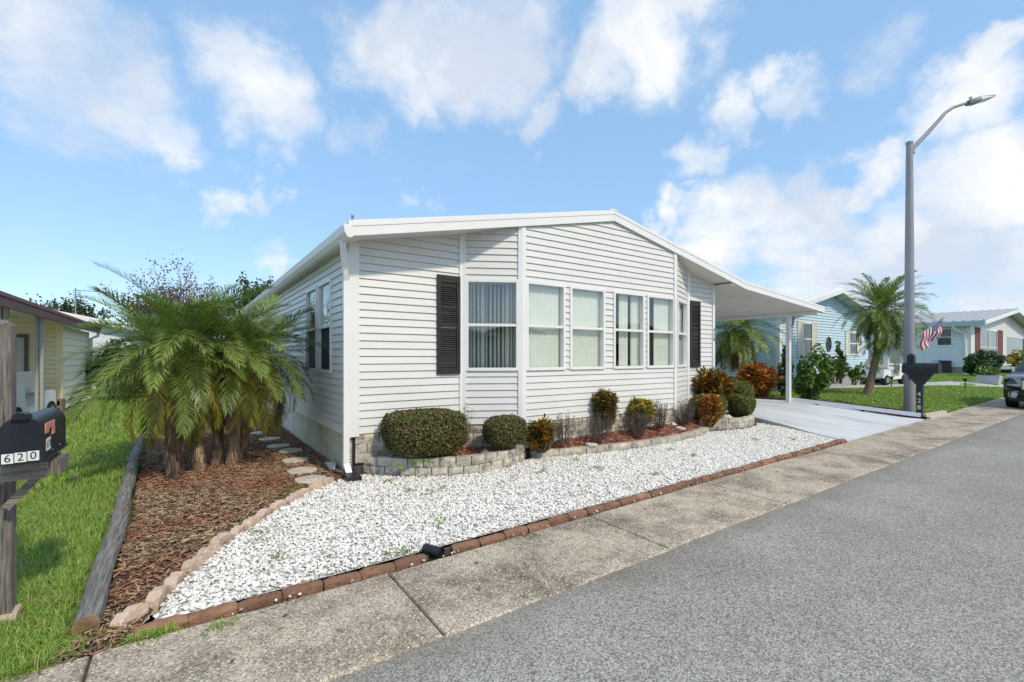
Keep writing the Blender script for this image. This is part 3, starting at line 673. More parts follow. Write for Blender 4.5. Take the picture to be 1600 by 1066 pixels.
# roof, fascia, soffits, gutter
FY = 5.665
YE = YB+.25
def slab(mb, xa, za, xb, zb_, y0, y1, t):
    return mb.hull([(xa, y0, za), (xb, y0, zb_), (xb, y1, zb_), (xa, y1, za)], [(xa, y0, za+t), (xb, y0, zb_+t), (xb, y1, zb_+t), (xa, y1, za+t)])
roof = part('roof', slab(slab(MB(), 1.60, zb(1.60)+.142, RX, RZ+.142, FY+.035, YE, .055), RX+.001, RZ+.142, 10.42, zb(10.42)+.142, FY+.035, YE, .055), M_ROOF, house)
for (xa, xb) in ((1.625, RX-.001), (RX+.001, 10.41)):
    part('fascia', slab(MB(), xa, zb(xa), xb, zb(xb) if xb != RX-.001 else RZ, FY, FY+.03, .14), M_TRIM, roof)
    part('soffit', slab(MB(), xa, zb(xa)+.022, xb, (zb(xb) if xb != RX-.001 else RZ)+.022, FY+.031, YF+.1, .01), M_SOFFIT, roof)
    part('drip_edge', slab(MB(), xa, zb(xa)+.115, xb, (zb(xb) if xb != RX-.001 else RZ)+.115, FY-.008, FY-.001, .05), M_TRIM, roof)
# seams of the roofing pans and ridge cap
for k in range(30):
    y = FY+.25+k*.41
    sm = MB(); slab(sm, 1.62, zb(1.62)+.197, RX-.09, zb(RX-.09)+.197, y, y+.035, .03); slab(sm, RX+.09, zb(RX+.09)+.197, 10.4, zb(10.4)+.197, y, y+.035, .03); part('roof_seam', sm, M_ROOF, roof)
rc = MB(); slab(rc, RX-.09, zb(RX-.09)+.199, RX, RZ+.199, FY+.03, YE, .022); slab(rc, RX, RZ+.199, RX+.09, zb(RX+.09)+.199, FY+.03, YE, .022); part('ridge_cap', rc, M_ROOF, roof)
part('eave_soffit', MB().box(1.60, FY+.04, zb(1.63)+.005, XL-.002, YE, zb(1.63)+.02), M_SOFFIT, roof)
gm = MB(); prof = [(1.632, 2.975), (1.575, 2.975), (1.54, 3.03), (1.525, 3.115), (1.53, 3.125), (1.632, 3.125)]
gm.hull([(x, FY-.004, z) for x, z in prof], [(x, YE, z) for x, z in prof]); part('gutter', gm, M_TRIM, house)
fl = MB().tube([(1.66, FY+.1, 3.22), (1.64, FY+.05, 3.255), (1.655, FY+.03, 3.235)], .012, 6); part('loose_flashing', fl, M_GALV, roof)
# downspout
dsx, dsy = XL-.075, YF-.03
ds = MB()
def rspout(mb, pts, w=.062, d=.048):
    for a, b in zip(pts, pts[1:]): mb.bar(a, b, w, d, up=(0, 1, 0) if abs((Vector(b)-Vector(a)).normalized().z) > .5 else (0, 0, 1))
ds.bar((1.585, YF-.24, 2.98), (1.60, YF-.20, 2.90), .06, .06, up=(0, 1, 0)); ds.bar((1.60, YF-.20, 2.90), (dsx, dsy, 2.52), .062, .055, up=(0, 1, 0)); ds.bar((dsx, dsy, 2.54), (dsx, dsy, .16), .075, .06, up=(0, 1, 0)); ds.bar((dsx, dsy, .18), (dsx+.015, dsy-.10, .055), .075, .062, up=(0, 1, 0))
spout = part('downspout', ds, M_TRIM, house)
bt = MB().hull([(dsx-.045, dsy-.05, .10), (dsx+.075, dsy-.05, .10), (dsx+.075, dsy-.05, .0), (dsx-.045, dsy-.05, .0)], [(dsx-.06, dsy-.30, .075), (dsx+.11, dsy-.30, .075), (dsx+.11, dsy-.30, -.0), (dsx-.06, dsy-.30, -.0)]); part('spout_boot', bt, M_BLKPL, spout)
# skirting on the left side: ribbed cream panels, then plain board
def skirt(y0, y1, ribbed, name='skirting_panel', m=M_SKIRT):
    mb = MB().box(XL+.015, y0, -.02, XL+.03, y1, Z0-.045); p = part(name, mb, M_JOINT if ribbed else m, house)  # backing of ribbed panels coloured dark, standing in for shade between slats
    if ribbed:
        rb = MB(); n = 13
        for k in range(n):
            z = .0+k*(Z0-.06)/n; h = (Z0-.06)/n*.80
            rb.box(XL-.006, y0+.02, z, XL+.0145, y1-.02, z+h*.86)
        part('louvre', rb, m, p, kind='stuff')
skirt(6.16, 6.40, True); skirt(6.43, 7.42, True); skirt(7.44, 8.75, True); skirt(8.76, 10.2, True); skirt(10.21, 17.9, False, m=M_TRIM)
# foundation blocks under the front
foot = [(1.80, 6.155), (3.40, 6.155), (4.18, 5.735), (7.88, 5.735), (8.87, 6.155), (9.86, 6.155)]
fm = MB()
for (a, b), (c, d) in zip(foot, foot[1:]):
    t = Vector((c-a, d-b, 0)).normalized(); n = Vector((t.y, -t.x, 0)); A, B = Vector((a, b, 0)), Vector((c, d, 0))
    fm.hull([A-n*.02, B-n*.02, B-n*.08, A-n*.08], [A-n*.02+Vector((0, 0, Z0-.004)), B-n*.02+Vector((0, 0, Z0-.004)), B-n*.08+Vector((0, 0, Z0-.004)), A-n*.08+Vector((0, 0, Z0-.004))])
found = part('foundation', fm, M_JOINT, house)
fbl = [(rough_block('block', .31, .07, .118, .006, s), .31) for s in range(5)]
for k in range(3):
    for (a, b) in zip(foot, foot[1:]):
        course(found, [a, b], Z0-.005-.124*(k+1), .31, fbl, M_BLOCK, 'block', phase=(.5 if k % 2 else 0), inset=.015, gap=.013)
# shutters
def shutter(s0, s1, z0, z1, y=YF, m=M_SHUT):
    P = on_panel((0, y), (1, y)); mb = frame_mb(P, s0, s1, z0, z1, w=.052, o0=.022, o1=.050, rail=(z0+z1)/2, rw=.07)
    pbox(mb, P, s0+.05, s1-.05, z0+.05, z1-.05, .012, .018); pbox(mb, P, s0+.05, s1-.05, z1-.10, z1-.05, .016, .042); pbox(mb, P, s0+.05, s1-.05, z0+.05, z0+.09, .016, .042)
    sh = part('shutter', mb, m, house); lv = MB(); zm = (z0+z1)/2
    for a, b in ((z0+.10, zm-.045), (zm+.045, z1-.11)):
        n = int((b-a)/.030)
        for k in range(n):
            z = a+(b-a)*k/n; lv.hull([P(s0+.053, z, .020), P(s0+.053, z+.003, .040), P(s0+.053, z+.027, .022)], [P(s1-.053, z, .020), P(s1-.053, z+.003, .040), P(s1-.053, z+.027, .022)])
    part('louvre', lv, m, sh, kind='stuff')
shutter(2.955, 3.325, 1.305, 2.735); shutter(8.965, 9.325, 1.335, 2.765)
# house numbers on the right corner post
def text_mesh(body, size, extrude=.002, align='CENTER'):
    cu = bpy.data.curves.new('lettering', 'FONT'); cu.body = body; cu.size = size; cu.extrude = extrude; cu.align_x = align; cu.align_y = 'CENTER'; cu.resolution_u = 3
    ob = bpy.data.objects.new('lettering', cu); COL.objects.link(ob); dg = bpy.context.evaluated_depsgraph_get(); me = bpy.data.meshes.new_from_object(ob.evaluated_get(dg)); bpy.data.objects.remove(ob); bpy.data.curves.remove(cu); me.materials.clear(); return me
for k, ch in enumerate('428'):
    link('house_number', text_mesh(ch, .115), M_INK, house, loc=(XRt+.003, YF-.044, 2.16-.105*k), rot=(R_(90), 0, 0))
# carport
CX0, CX1, CZ0, CZ1, CYE = 10.41, 14.45, zb(10.41), 2.775, 13.0
ck = (CZ1-CZ0)/(CX1-CX0)
cz = lambda x: CZ0+ck*(x-CX0)
car = part('carport_roof', slab(MB(), CX0+.004, CZ0+.06, CX1-.03, cz(CX1-.03)+.06, FY+.032, CYE, .08), M_ROOF, house)
part('fascia', slab(MB(), CX0+.001, CZ0, CX1, CZ1, FY, FY+.03, .14), M_TRIM, car)
part('fascia', MB().box(CX1-.028, FY+.031, CZ1-.001, CX1, CYE, CZ1+.138), M_TRIM, car)
part('drip_edge', slab(MB(), CX0+.001, CZ0+.115, CX1+.006, CZ1+.115, FY-.008, FY-.001, .045), M_TRIM, car)
n = 20
for k in range(n):       # ceiling pans run from the house to the outer beam
    y0 = FY+.035+(CYE-FY-.05)*k/n; y1 = FY+.035+(CYE-FY-.05)*(k+1)/n-.012
    pn = MB(); slab(pn, XRt+.02, cz(XRt+.02)+.012, CX1-.03, cz(CX1-.03)+.012, y0, y1, .04); part('ceiling_panel', pn, M_SOFFIT, car)
part('beam', MB().box(14.12, FY+.05, cz(14.2)-.085, 14.24, CYE, cz(14.2)+.010), M_TRIM, car)
for y in (6.50, 10.6):
    zg = float(gz(14.2, y))
    part('carport_post', MB().box(14.155, y-.05, zg-.05, 14.265, y+.05, cz(14.2)-.086), M_TRIM, house)
cp = MB().tube([(14.36, 6.44, cz(14.36)-.0), (14.38, 6.44, 2.62), (14.33, 6.44, 2.50), (14.30, 6.46, 2.40)], .03, 8); part('carport_spout', cp, M_GALV, house)
# low white rail along the driveway edge
rl = thing('edge_rail', (14.95, 3.75, 0), 'low white rail along the driveway edge between carport post and black mailbox', 'rail')
ra, rb_ = Vector((14.26, 6.56, .345)), Vector((14.98, 3.74, .105))
part('rail_beam', MB().bar(ra, rb_, .09, .09), M_RAIL, rl)
for t in (.25, .6, .97):
    p = ra.lerp(rb_, t); part('rail_foot', MB().box(p.x-.035, p.y-.035, float(gz(p.x, p.y))-.03, p.x+.035, p.y+.035, p.z-.046), M_DKMETAL, rl)

# ------------------------------------------------------------------ planters, beds and edging in front of the house
def atY(px, Y): r = ray(px, 558); return Y*r.x/r.y
def depth(x, y): return x*CD.x+y*CD.y
def zat(py, x, y): return 1.55+(558-py)*depth(x, y)/732
PL = [(1.90, 6.16), (2.13, 5.90), (2.43, 5.62), (2.77, 5.43), (3.18, 5.33), (3.75, 5.40), (4.10, 5.58), (4.24, 5.72)]
PM = [(4.30, 5.66), (5.0, 5.43), (5.95, 5.27), (6.5, 5.24), (7.2, 5.25), (8.0, 5.34), (8.85, 5.58)]
PR = [(8.72, 5.66), (9.2, 5.50), (9.75, 5.36), (10.3, 5.42), (10.62, 5.62), (10.68, 5.9), (10.5, 6.2)]
bl_s = [(rough_block('block', .215, .11, .112, .007, s), .215) for s in range(10, 17)]
bl_l = [(rough_block('block', .46, .12, .125, .009, s), .46) for s in range(20, 25)]
def joint_core(path, z0, z1, off=.055, w=.07):
    p = smooth_path(path, 60); mb = MB()
    for a, b in zip(p[1:-2], p[2:-1]):
        t = Vector((b[0]-a[0], b[1]-a[1], 0)).normalized(); n = Vector((-t.y, t.x, 0)); A = Vector((a[0], a[1], 0))+n*off; B = Vector((b[0], b[1], 0))+n*off
        lo = [A-n*w/2, B-n*w/2, B+n*w/2, A+n*w/2]; mb.hull([q+Vector((0, 0, z0)) for q in lo], [q+Vector((0, 0, z1)) for q in lo])
    return mb
def planter(label, path, courses, l, meshes, h, z0, name='planter_wall'):
    t = thing(name, (path[len(path)//2][0], path[len(path)//2][1], 0), label, 'planter wall')
    part('core', joint_core(path, z0-.02, z0+courses*(h+.006)-.012), M_JOINT, t)
    for k in range(courses): course(t, path, z0+k*(h+.006), l, meshes, M_BLOCK, 'block', phase=.5*(k % 2), inset=.055, gap=.014, tilt=.008)
    return t
planter('curved block planter wall two courses high in front of the left shutter', PL, 3, .215, bl_s, .112, -.105)
planter('long low single course block edging between the two raised planters', PM, 1, .46, bl_l, .125, 0)
planter('rounded block planter wall beside the driveway holding the ball shrubs', PR, 2, .19, bl_s, .100, .035)
def strip(front, back, zf, zbk, n=40, rows=6):
    a, b = smooth_path(front, n), resample(back, n); V = []; 
    for i in range(n):
        for j in range(rows+1):
            t = j/rows; p = a[i]*(1-t)+b[i]*t; V.append((p[0], p[1], zf*(1-t)+zbk*t+.012*math.sin(p[0]*9+p[1]*7)))
    F = [(i*(rows+1)+j, (i+1)*(rows+1)+j, (i+1)*(rows+1)+j+1, i*(rows+1)+j+1) for i in range(n-1) for j in range(rows)]
    return np.array(V), F, a, b
beds = [('left raised bed of red mulch', PL, [(1.92, 6.2), (3.4, 6.2), (4.2, 5.78)], .155, .20, 2200), ('middle bed of red mulch under the bay windows', PM, [(4.22, 5.80), (7.9, 5.76), (8.9, 6.18)], .10, .25, 4200), ('right raised bed of red mulch by the driveway', PR, [(8.9, 6.2), (9.84, 6.2), (10.4, 6.3)], .15, .22, 1200)]
def chip_scatter(P, size=(.045, .011, .005), spread=.5, smin=.5, smax=1.5):
    n = len(P); a, b, c = size
    tv = [(-a/2, -b/2, 0), (a/2, -b*.3, 0), (a/2, b/2, 0), (-a/2, b*.35, 0), (-a/2*.9, -b/2*.8, c), (a/2*.9, -b*.25, c), (a/2*.9, b/2*.8, c), (-a/2*.9, b*.3, c)]
    tf = [(4, 5, 6, 7), (0, 1, 5, 4), (1, 2, 6, 5), (2, 3, 7, 6), (3, 0, 4, 7), (0, 3, 2, 1)]
    s = rng.uniform(smin, smax, n); M = rotz(rng.uniform(0, 6.28, n)) @ roty(rng.normal(0, spread*.45, n)) @ rotx(rng.normal(0, spread, n))
    M = M*s[:, None, None]; M[:, :, 1] *= rng.uniform(.6, 1.8, n)[:, None]
    return scatter('mulch', tv, tf, M, P)
for lb, fr, bk, zf, zk, n in beds:
    V, F, a, b = strip([(x+.0, y+.09) for x, y in fr], bk, zf, zk)
    structure('mulch_bed', np_mesh('mulch_bed', V, F), M_RMULCHB, lb)
    u, t = rng.uniform(0, 39, n), rng.uniform(0, 1, n); i = u.astype(int); w = (u-i)[:, None]
    A = a[i]*(1-w)+a[np.minimum(i+1, 39)]*w; B = b[i]*(1-w)+b[np.minimum(i+1, 39)]*w; p = A*(1-t[:, None])+B*t[:, None]
    Pz = np.c_[p, zf*(1-t)+zk*t+.014]
    o = link('mulch', chip_scatter(Pz, (.05, .012, .005), .4), M_RMULCH); props(o, 'loose red wood chips covering the '+lb.split(' of')[0], 'mulch', kind='stuff')

# brick row along the pavement
def yb(x): return float(np.interp(x, [-.4, 1.6, 2.8, 6.7, 9.95], [3.335, 3.335, 3.385, 3.50, 3.61]))
def edging_brick(seed, l=.245):
    r = random.Random(seed); n = 8; mb = MB(); rings = []
    prof = [(-.040, -.04), (-.044, .018), (-.032, .038), (0, .047), (.030, .040), (.04, .02), (.04, -.04)]
    for i in range(n+1):
        t = i/n; x = (t-.5)*l; e = 1-.22*abs(2*t-1)**5; rings.append(len(mb.v))
        for (y, z) in prof: mb.v.append((x+r.uniform(-.002, .002), y*e+r.uniform(-.004, .004), (z*e if z > 0 else z)+r.uniform(-.004, .004)))
    k = len(prof)
    for a, b in zip(rings, rings[1:]):
        for j in range(k): mb.f.append([a+j, a+(j+1) % k, b+(j+1) % k, b+j])
    mb.f.append([rings[0]+j for j in range(k)]); mb.f.append([rings[-1]+j for j in range(k)][::-1])
    me = mb.mesh('brick', True); return me
brk = [edging_brick(s) for s in range(7)]
row = thing('brick_edging', (-.2, 3.33, 0), 'row of rounded red brown bricks edging the white gravel along the pavement', 'brick edging')
x = -.235
while x < 9.9:
    if not (1.53 < x+.125 < 1.72):
        y = yb(x+.125)
        link('brick', brk[random.randrange(7)], M_BRICK, row, loc=(x+.125, y+random.uniform(-.008, .008), random.uniform(-.008, .004)), rot=(random.uniform(-.06, .06), random.uniform(-.03, .03), math.atan2(yb(x+.3)-yb(x), .3)+random.uniform(-.03, .03)))
    else: x += -.02
    x += .252*random.uniform(.97, 1.03)
part('mortar_bed', MB().hull([(-.25, 3.31, -.03), (9.9, 3.58, -.03), (9.9, 3.62, -.03), (-.25, 3.36, -.03)], [(-.25, 3.31, .012), (9.9, 3.58, .012), (9.9, 3.62, .012), (-.25, 3.36, .012)]), M_JOINT, row)
# black corrugated drain through the brick row
dr = thing('drain_pipe', (1.62, 3.3, 0), 'short black corrugated drain pipe poking through the brick edging', 'drain pipe')
rr = []; pts = []
for k in range(15): pts.append((1.62-.0048*k, 3.285+.0105*k, .036)); rr.append(.040+.003*math.sin(k*1.6))
part('pipe', MB().tube(pts, rr, 18, cap=False), M_BLKPL, dr); part('pipe_bore', MB().tube([(1.615, 3.30, .036), (1.56, 3.42, .036)], .034, 16), M_INK, dr)
# scalloped pink edging stones between mulch and gravel
def pink_stone(seed):
    r = random.Random(seed); mb = MB(); n = 12; top = []; l = .24
    outline = []
    for i in range(n+1):
        t = i/n; outline.append(((t-.5)*l, .048+.040*math.sin(math.pi*t)**.8 - .016*(abs(2*t-1) < .25)+r.uniform(-.004, .004)))
    lo = [(x, -.03) for x, z in outline]
    loop = outline + [(l/2, -.05), (-l/2, -.05)]
    for yy in (-.036, .036): pass
    q0 = [(x, -.038+r.uniform(-.003, .003), z) for x, z in loop]; q1 = [(x*.97, .036+r.uniform(-.003, .003), z-(.006 if z > 0 else 0)) for x, z in loop]
    mb.hull(q0, q1); return bevel_mesh(mb.mesh('edging_stone', False), .006, 1)
pks = [pink_stone(s) for s in range(6)]
pk = thing('stone_edging', (.6, 5.1, 0), 'diagonal line of pink scalloped stones between brown mulch and white gravel', 'stone edging')
course(pk, [(-.31, 3.42), (-.16, 3.72), (.06, 4.2), (.34, 4.72), (.69, 5.20), (1.10, 5.66), (1.50, 6.02)], .0, .235, [(m_, .24) for m_ in pks], M_PINK, 'edging_stone', gap=.03, jit=.022, tilt=.13, yawj=.16, zj=.014)
# timber edging by the lawn
def timber(label, p0, p1, seed):
    r = random.Random(seed); t = thing('landscape_timber', (*p0, 0), label, 'timber', 'landscape timbers along the lawn')
    d = Vector((p1[0]-p0[0], p1[1]-p0[1], 0)); L = d.length; d.normalize(); s = Vector((d.y, -d.x, 0)); mb = MB(); rings = []; n = 16; prof = []
    for k in range(14):
        a = 2*math.pi*k/14; c, sn = math.cos(a), math.sin(a); prof.append((  .062*np.sign(c)*abs(c)**.62, .056*np.sign(sn)*abs(sn)**.8))
    for i in range(n+1):
        w = i/n; wob = .006*math.sin(w*9+seed); rings.append(len(mb.v))
        for (a, b) in prof:
            p = Vector((*p0, .045))+d*(L*w)+s*(a+wob+r.uniform(-.003, .003))+Vector((0, 0, b+r.uniform(-.003, .003))); mb.v.append(tuple(p))
    for a, b in zip(rings, rings[1:]):
        for j in range(14): mb.f.append([a+j, a+(j+1) % 14, b+(j+1) % 14, b+j])
    mb.f.append([rings[-1]+j for j in range(14)]); part('log', mb, M_TIMBER, t, smooth=True)
    e = MB(); e.face([mb.v[rings[0]+j] for j in range(14)][::-1]); e.hull([tuple(Vector(mb.v[rings[0]+j])+d*.002) for j in range(14)], [tuple(Vector(mb.v[rings[0]+j])-d*.003) for j in range(14)]); part('end_grain', e, M_TIMBEND, t)
timber('grey weathered timber log nearest the pavement with an orange sawn end', (-.46, 3.50), (-.50, 5.78), 1)
timber('grey timber log second from the pavement, running back beside the palm', (-.51, 5.82), (-.60, 8.4), 2)
timber('far grey timber log behind the palm at the lawn edge', (-.61, 8.44), (-.68, 11.0), 3)
# gravel and brown mulch
GP = [(-.16, 3.42), (9.9, 3.66), (10.25, 4.25), (10.64, 5.0), (10.74, 5.6), (10.3, 5.40), (9.75, 5.34), (9.2, 5.48), (8.85, 5.57), (8.0, 5.33), (7.2, 5.24), (6.5, 5.23), (5.95, 5.26), (5.0, 5.42), (4.30, 5.66), (4.10, 5.57), (3.75, 5.39), (3.18, 5.32), (2.77, 5.42), (2.43, 5.61), (2.13, 5.89), (1.88, 6.13), (1.56, 6.02), (1.10, 5.60), (.72, 5.14), (.40, 4.70), (.12, 4.2), (-.10, 3.72)]
structure('gravel_bed', MB().face([(x, y, .006) for x, y in GP]), M_GRAVBASE, 'pale stony soil under the white gravel')
def pebbles(P, s0, s1):
    n = len(P); v = ICO_V.copy(); 
    M = rotz(rng.uniform(0, 6.28, n)) @ rotx(rng.normal(0, .45, n)) @ roty(rng.normal(0, .45, n)); s = rng.uniform(s0, s1, n)
    S = np.stack([s*rng.uniform(.8, 1.35, n), s*rng.uniform(.6, .95, n), s*rng.uniform(.35, .65, n)], 1)
    return M*S[:, None, :]
n = 46000; p = sample_poly(GP, n); 
z = .010+rng.uniform(0, .016, n)+ np.array([gz(a, b) for a, b in p])*.25
mesh = scatter('gravel', ICO_V*(1+rng.uniform(-.12, .12, (12, 1))), ICO_F, pebbles(p, .0085, .0195), np.c_[p, z]); smooth_by_angle(mesh, 50)
props(link('gravel', mesh, M_GRAVEL), 'white marble gravel bed between the house and the brick edging', 'gravel', kind='stuff')
k = 60; sp = np.stack([rng.uniform(-.3, 9.5, k), np.zeros(k)], 1); sp[:, 1] = [yb(a)-.07-abs(rng.normal(0, .025)) for a in sp[:, 0]]
mesh = scatter('gravel', ICO_V, ICO_F, pebbles(sp, .006, .012), np.c_[sp, np.full(k, .024)]); smooth_by_angle(mesh, 50)
props(link('gravel', mesh, M_GRAVEL), 'stray white pebbles fallen on the pavement beside the bricks', 'gravel', kind='stuff')
MP = [(-.58, 3.21), (-.20, 3.21), (-.22, 3.46), (-.12, 3.74), (.08, 4.22), (.36, 4.74), (.70, 5.24), (1.12, 5.70), (1.60, 6.08), (1.74, 6.2), (1.74, 17.8), (-.70, 17.8), (-.60, 11), (-.52, 8.4), (-.42, 5.8), (-.40, 3.6)]
structure('mulch_bed', MB().face([(x, y, .003) for x, y in MP]), M_MULCHB, 'dark soil of the mulched strip beside the house')
n = 62000; p = sample_poly(MP, n); keep = rng.uniform(0, 1, n) < np.clip(5.0/(p[:, 1])**1.25*2.2, .12, 1); p = p[keep]
zz_ = .010+rng.uniform(0, .022, len(p)); px_ = p
mesh = chip_scatter(np.c_[p, zz_], (.042, .0065, .0035), .35, .4, 1.7)
def mulch_mat():
    m = M_MULCH; nt = m.node_tree; N = nt.nodes; L = nt.links; b = N['Principled BSDF']; src = b.inputs['Base Color'].links[0].from_socket
    g = N.new('ShaderNodeNewGeometry'); nz = N.new('ShaderNodeTexNoise'); L.new(g.outputs['Position'], nz.inputs['Vector']); nz.inputs['Scale'].default_value = .9; nz.inputs['Detail'].default_value = 4
    mr = N.new('ShaderNodeMapRange'); L.new(nz.outputs[0], mr.inputs[0]); mr.inputs[1].default_value = .46; mr.inputs[2].default_value = .66; mr.inputs[4].default_value = .7
    mx = N.new('ShaderNodeMix'); mx.data_type = 'RGBA'; mx.blend_type = 'MULTIPLY'; L.new(mr.outputs[0], mx.inputs[0]); L.new(src, mx.inputs[6]); mx.inputs[7].default_value = (1.0, .52, .42, 1); L.new(mx.outputs[2], b.inputs['Base Color'])
mulch_mat()
props(link('mulch', mesh, M_MULCH), 'loose brown wood chip mulch between the timber edging and the house', 'mulch', kind='stuff')
# stepping stones
steps = [(1.275, 6.20, .19, 'round pale stepping stone nearest the downspout'), (1.285, 6.75, .185, 'round stepping stone second from the downspout'), (1.33, 7.50, .18, 'stepping stone third from the downspout, partly under mulch'), (1.40, 8.30, .18, 'stepping stone fourth from the downspout beside the skirting'), (1.30, 8.85, .18, 'stepping stone fifth from the downspout, tilted in mulch'), (1.28, 9.7, .18, 'stepping stone sixth from the downspout near the dark spout boot'), (1.24, 10.6, .18, 'farthest stepping stone visible past the palm fronds')]
for x, y, r, lb in steps:
    q = random.Random(int(y*100)); ring = [(x+r*(1+q.uniform(-.035, .035))*math.cos(a), y+r*(1+q.uniform(-.035, .035))*math.sin(a)) for a in [2*math.pi*k/22 for k in range(22)]]
    me = MB().hull([(a, b, -.02) for a, b in ring], [(a, b, .04+q.uniform(-.003, .003)) for a, b in ring]).mesh('stepping_stone', False); bevel_mesh(me, .006, 2)
    props(link('stepping_stone', me, M_STEP), lb, 'stepping stone', 'stepping stones along the side of the house')
sb = MB().hull([(1.60, 6.60, .02), (1.66, 6.60, .02), (1.70, 6.86, .02), (1.62, 6.88, .02)], [(1.58, 6.60, .10), (1.68, 6.60, .10), (1.71, 6.88, .075), (1.60, 6.90, .075)])
props(link('splash_block', sb.mesh('splash_block'), M_TRIM), 'small white splash block lying against the ribbed skirting', 'splash block')
sb = MB().hull([(1.60, 11.6, .0), (1.73, 11.6, .0), (1.73, 11.75, .0), (1.60, 11.75, .0)], [(1.64, 11.62, .38), (1.72, 11.62, .38), (1.72, 11.72, .38), (1.64, 11.72, .38)])
props(link('utility_box', bevel_mesh(sb.mesh('utility_box', False), .012, 2), M_BLKPL), 'dark utility cover standing at the far end of the skirting', 'utility box')
# rocks in the beds
def rock(x, y, z, s, label, seed):
    r = np.random.default_rng(seed); v, f = ICO_V.copy(), ICO_F
    import bmesh as bmm
    bm_ = bmm.new(); bmm.ops.create_icosphere(bm_, subdivisions=2, radius=1)
    ph = r.uniform(0, 6, 3)
    for q in bm_.verts:
        k = 1+.16*math.sin(q.co.x*3+ph[0])+.14*math.sin(q.co.y*4+ph[1])+.1*math.sin(q.co.z*5+ph[2])+r.uniform(-.05, .05); q.co = Vector((q.co.x*s[0], q.co.y*s[1], q.co.z*s[2]))*k
    me = bpy.data.meshes.new('rock'); bm_.to_mesh(me); bm_.free()
    props(link('rock', me, M_ROCK, loc=(x, y, z), rot=(0, 0, r.uniform(0, 6))), label, 'rock', 'pale rocks in the red mulch')
for px, Y, z, s, lb in ((761, 5.55, .19, (.10, .07, .06), 'pale rock in the left planter beside the second clipped shrub'), (925, 5.40, .14, (.09, .065, .045), 'pale rock in the middle bed behind the long block edging'), (1063, 5.55, .17, (.11, .08, .05), 'pale rock near the right end of the middle bed'), (1135, 5.62, .24, (.11, .08, .075), 'rock on the rounded planter in front of the ball shrubs'), (1052, 5.68, .24, (.09, .05, .04), 'small flat rock against the bay wall')):
    rock(atY(px, Y), Y, z, s, lb, int(px))
rs = thing('sprinkler_riser', (atY(851, 5.56), 5.56, .17), 'thin white sprinkler riser with black tip in the bed', 'sprinkler')
x_ = atY(851, 5.56); part('riser_pipe', MB().tube([(x_, 5.56, .12), (x_, 5.56, .64)], .011, 8), M_TRIM, rs); part('nozzle', MB().tube([(x_, 5.56, .64), (x_, 5.56, .69)], [.016, .013], 8), M_BLKPL, rs)

# ------------------------------------------------------------------ shrubs
LEAF_V = [(0, -.5, 0), (.5, 0, .08), (0, .5, 0), (-.5, 0, .08)]; LEAF_F = [(0, 1, 2, 3)]
LEAF6_V = [(0, -.5, 0), (.42, -.15, .05), (.36, .2, .06), (0, .55, -.06), (-.36, .2, .06), (-.42, -.15, .05)]; LEAF6_F = [(0, 1, 2, 3), (0, 3, 4, 5)]
def leaves(P, Nn, size, aspect=.55, jit=.6, smin=.6, smax=1.3, six=False):
    n = len(P); nr = Nn/np.maximum(np.linalg.norm(Nn, axis=1, keepdims=True), 1e-6) + rng.normal(0, jit, (n, 3)); M = frames(nr, rng.uniform(0, 6.28, n))
    s = size*rng.uniform(smin, smax, n); M = M*s[:, None, None]; M[:, :, 0] *= aspect
    return scatter('foliage', LEAF6_V if six else LEAF_V, LEAF6_F if six else LEAF_F, M, P)
def sphere_dirs(n):
    v = rng.normal(0, 1, (n, 3)); return v/np.linalg.norm(v, axis=1, keepdims=True)
def superdir(v, e):     # boxier than a ball
    return v/np.power(np.sum(np.abs(v)**e, axis=1, keepdims=True), 1/e)
def lump(v, seed, amp):
    r = np.random.default_rng(seed); k = r.normal(0, 1, (6, 3))*3.0; ph = r.uniform(0, 6, 6); return 1+amp*np.sin(v@k.T+ph).mean(1)*1.6
def clipped_shrub(name, label, x, y, z, rx, ry, h, m, n, size=.030, e=3.2, seed=0, group=None, cut=None):
    t = thing(name, (x, y, z), label, 'shrub', group)
    v = sphere_dirs(n); s = superdir(v, e)*np.array([rx, ry, h/2]); s *= lump(v, seed, .05)[:, None]
    s *= (1-np.abs(rng.normal(0, .06, n))+(rng.uniform(0, 1, n) < .10)*rng.uniform(0, .07, n))[:, None]; s[:, 2] += h/2
    s[:, :2] *= (1-.12*np.clip(1-s[:, 2:3]/(h*.45), 0, 1))
    me = leaves(s+np.array([x, y, z]), v*np.array([1/rx, 1/ry, 2/h]), size, .6, .75, .45, 1.6); link('foliage', me, m, t, kind='stuff')
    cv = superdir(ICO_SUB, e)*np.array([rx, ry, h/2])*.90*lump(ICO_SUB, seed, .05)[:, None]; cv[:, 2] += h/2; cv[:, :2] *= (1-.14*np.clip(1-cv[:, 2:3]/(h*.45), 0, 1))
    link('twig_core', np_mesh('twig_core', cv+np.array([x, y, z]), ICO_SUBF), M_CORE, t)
    st = MB()
    for k in range(5):
        a = k*1.256; st.tube([(x+.04*math.cos(a), y+.04*math.sin(a), z-.05), (x+rx*.4*math.cos(a), y+ry*.4*math.sin(a), z+h*.3)], [.014, .008], 6)
    part('stem', st, M_WOODB, t); return t
_b = bmesh.new(); bmesh.ops.create_icosphere(_b, subdivisions=3, radius=1); ICO_SUB = np.array([v.co[:] for v in _b.verts]); ICO_SUBF = np.array([[v.index for v in f.verts] for f in _b.faces]); _b.free()
def place(px0, px1, py0, py1, Y):
    pc = (px0+px1)/2; X = atY(pc, Y); d = depth(X, Y); return X, Y, zat(py1, X, Y), (px1-px0)*d/732/2, (py1-py0)*d/732
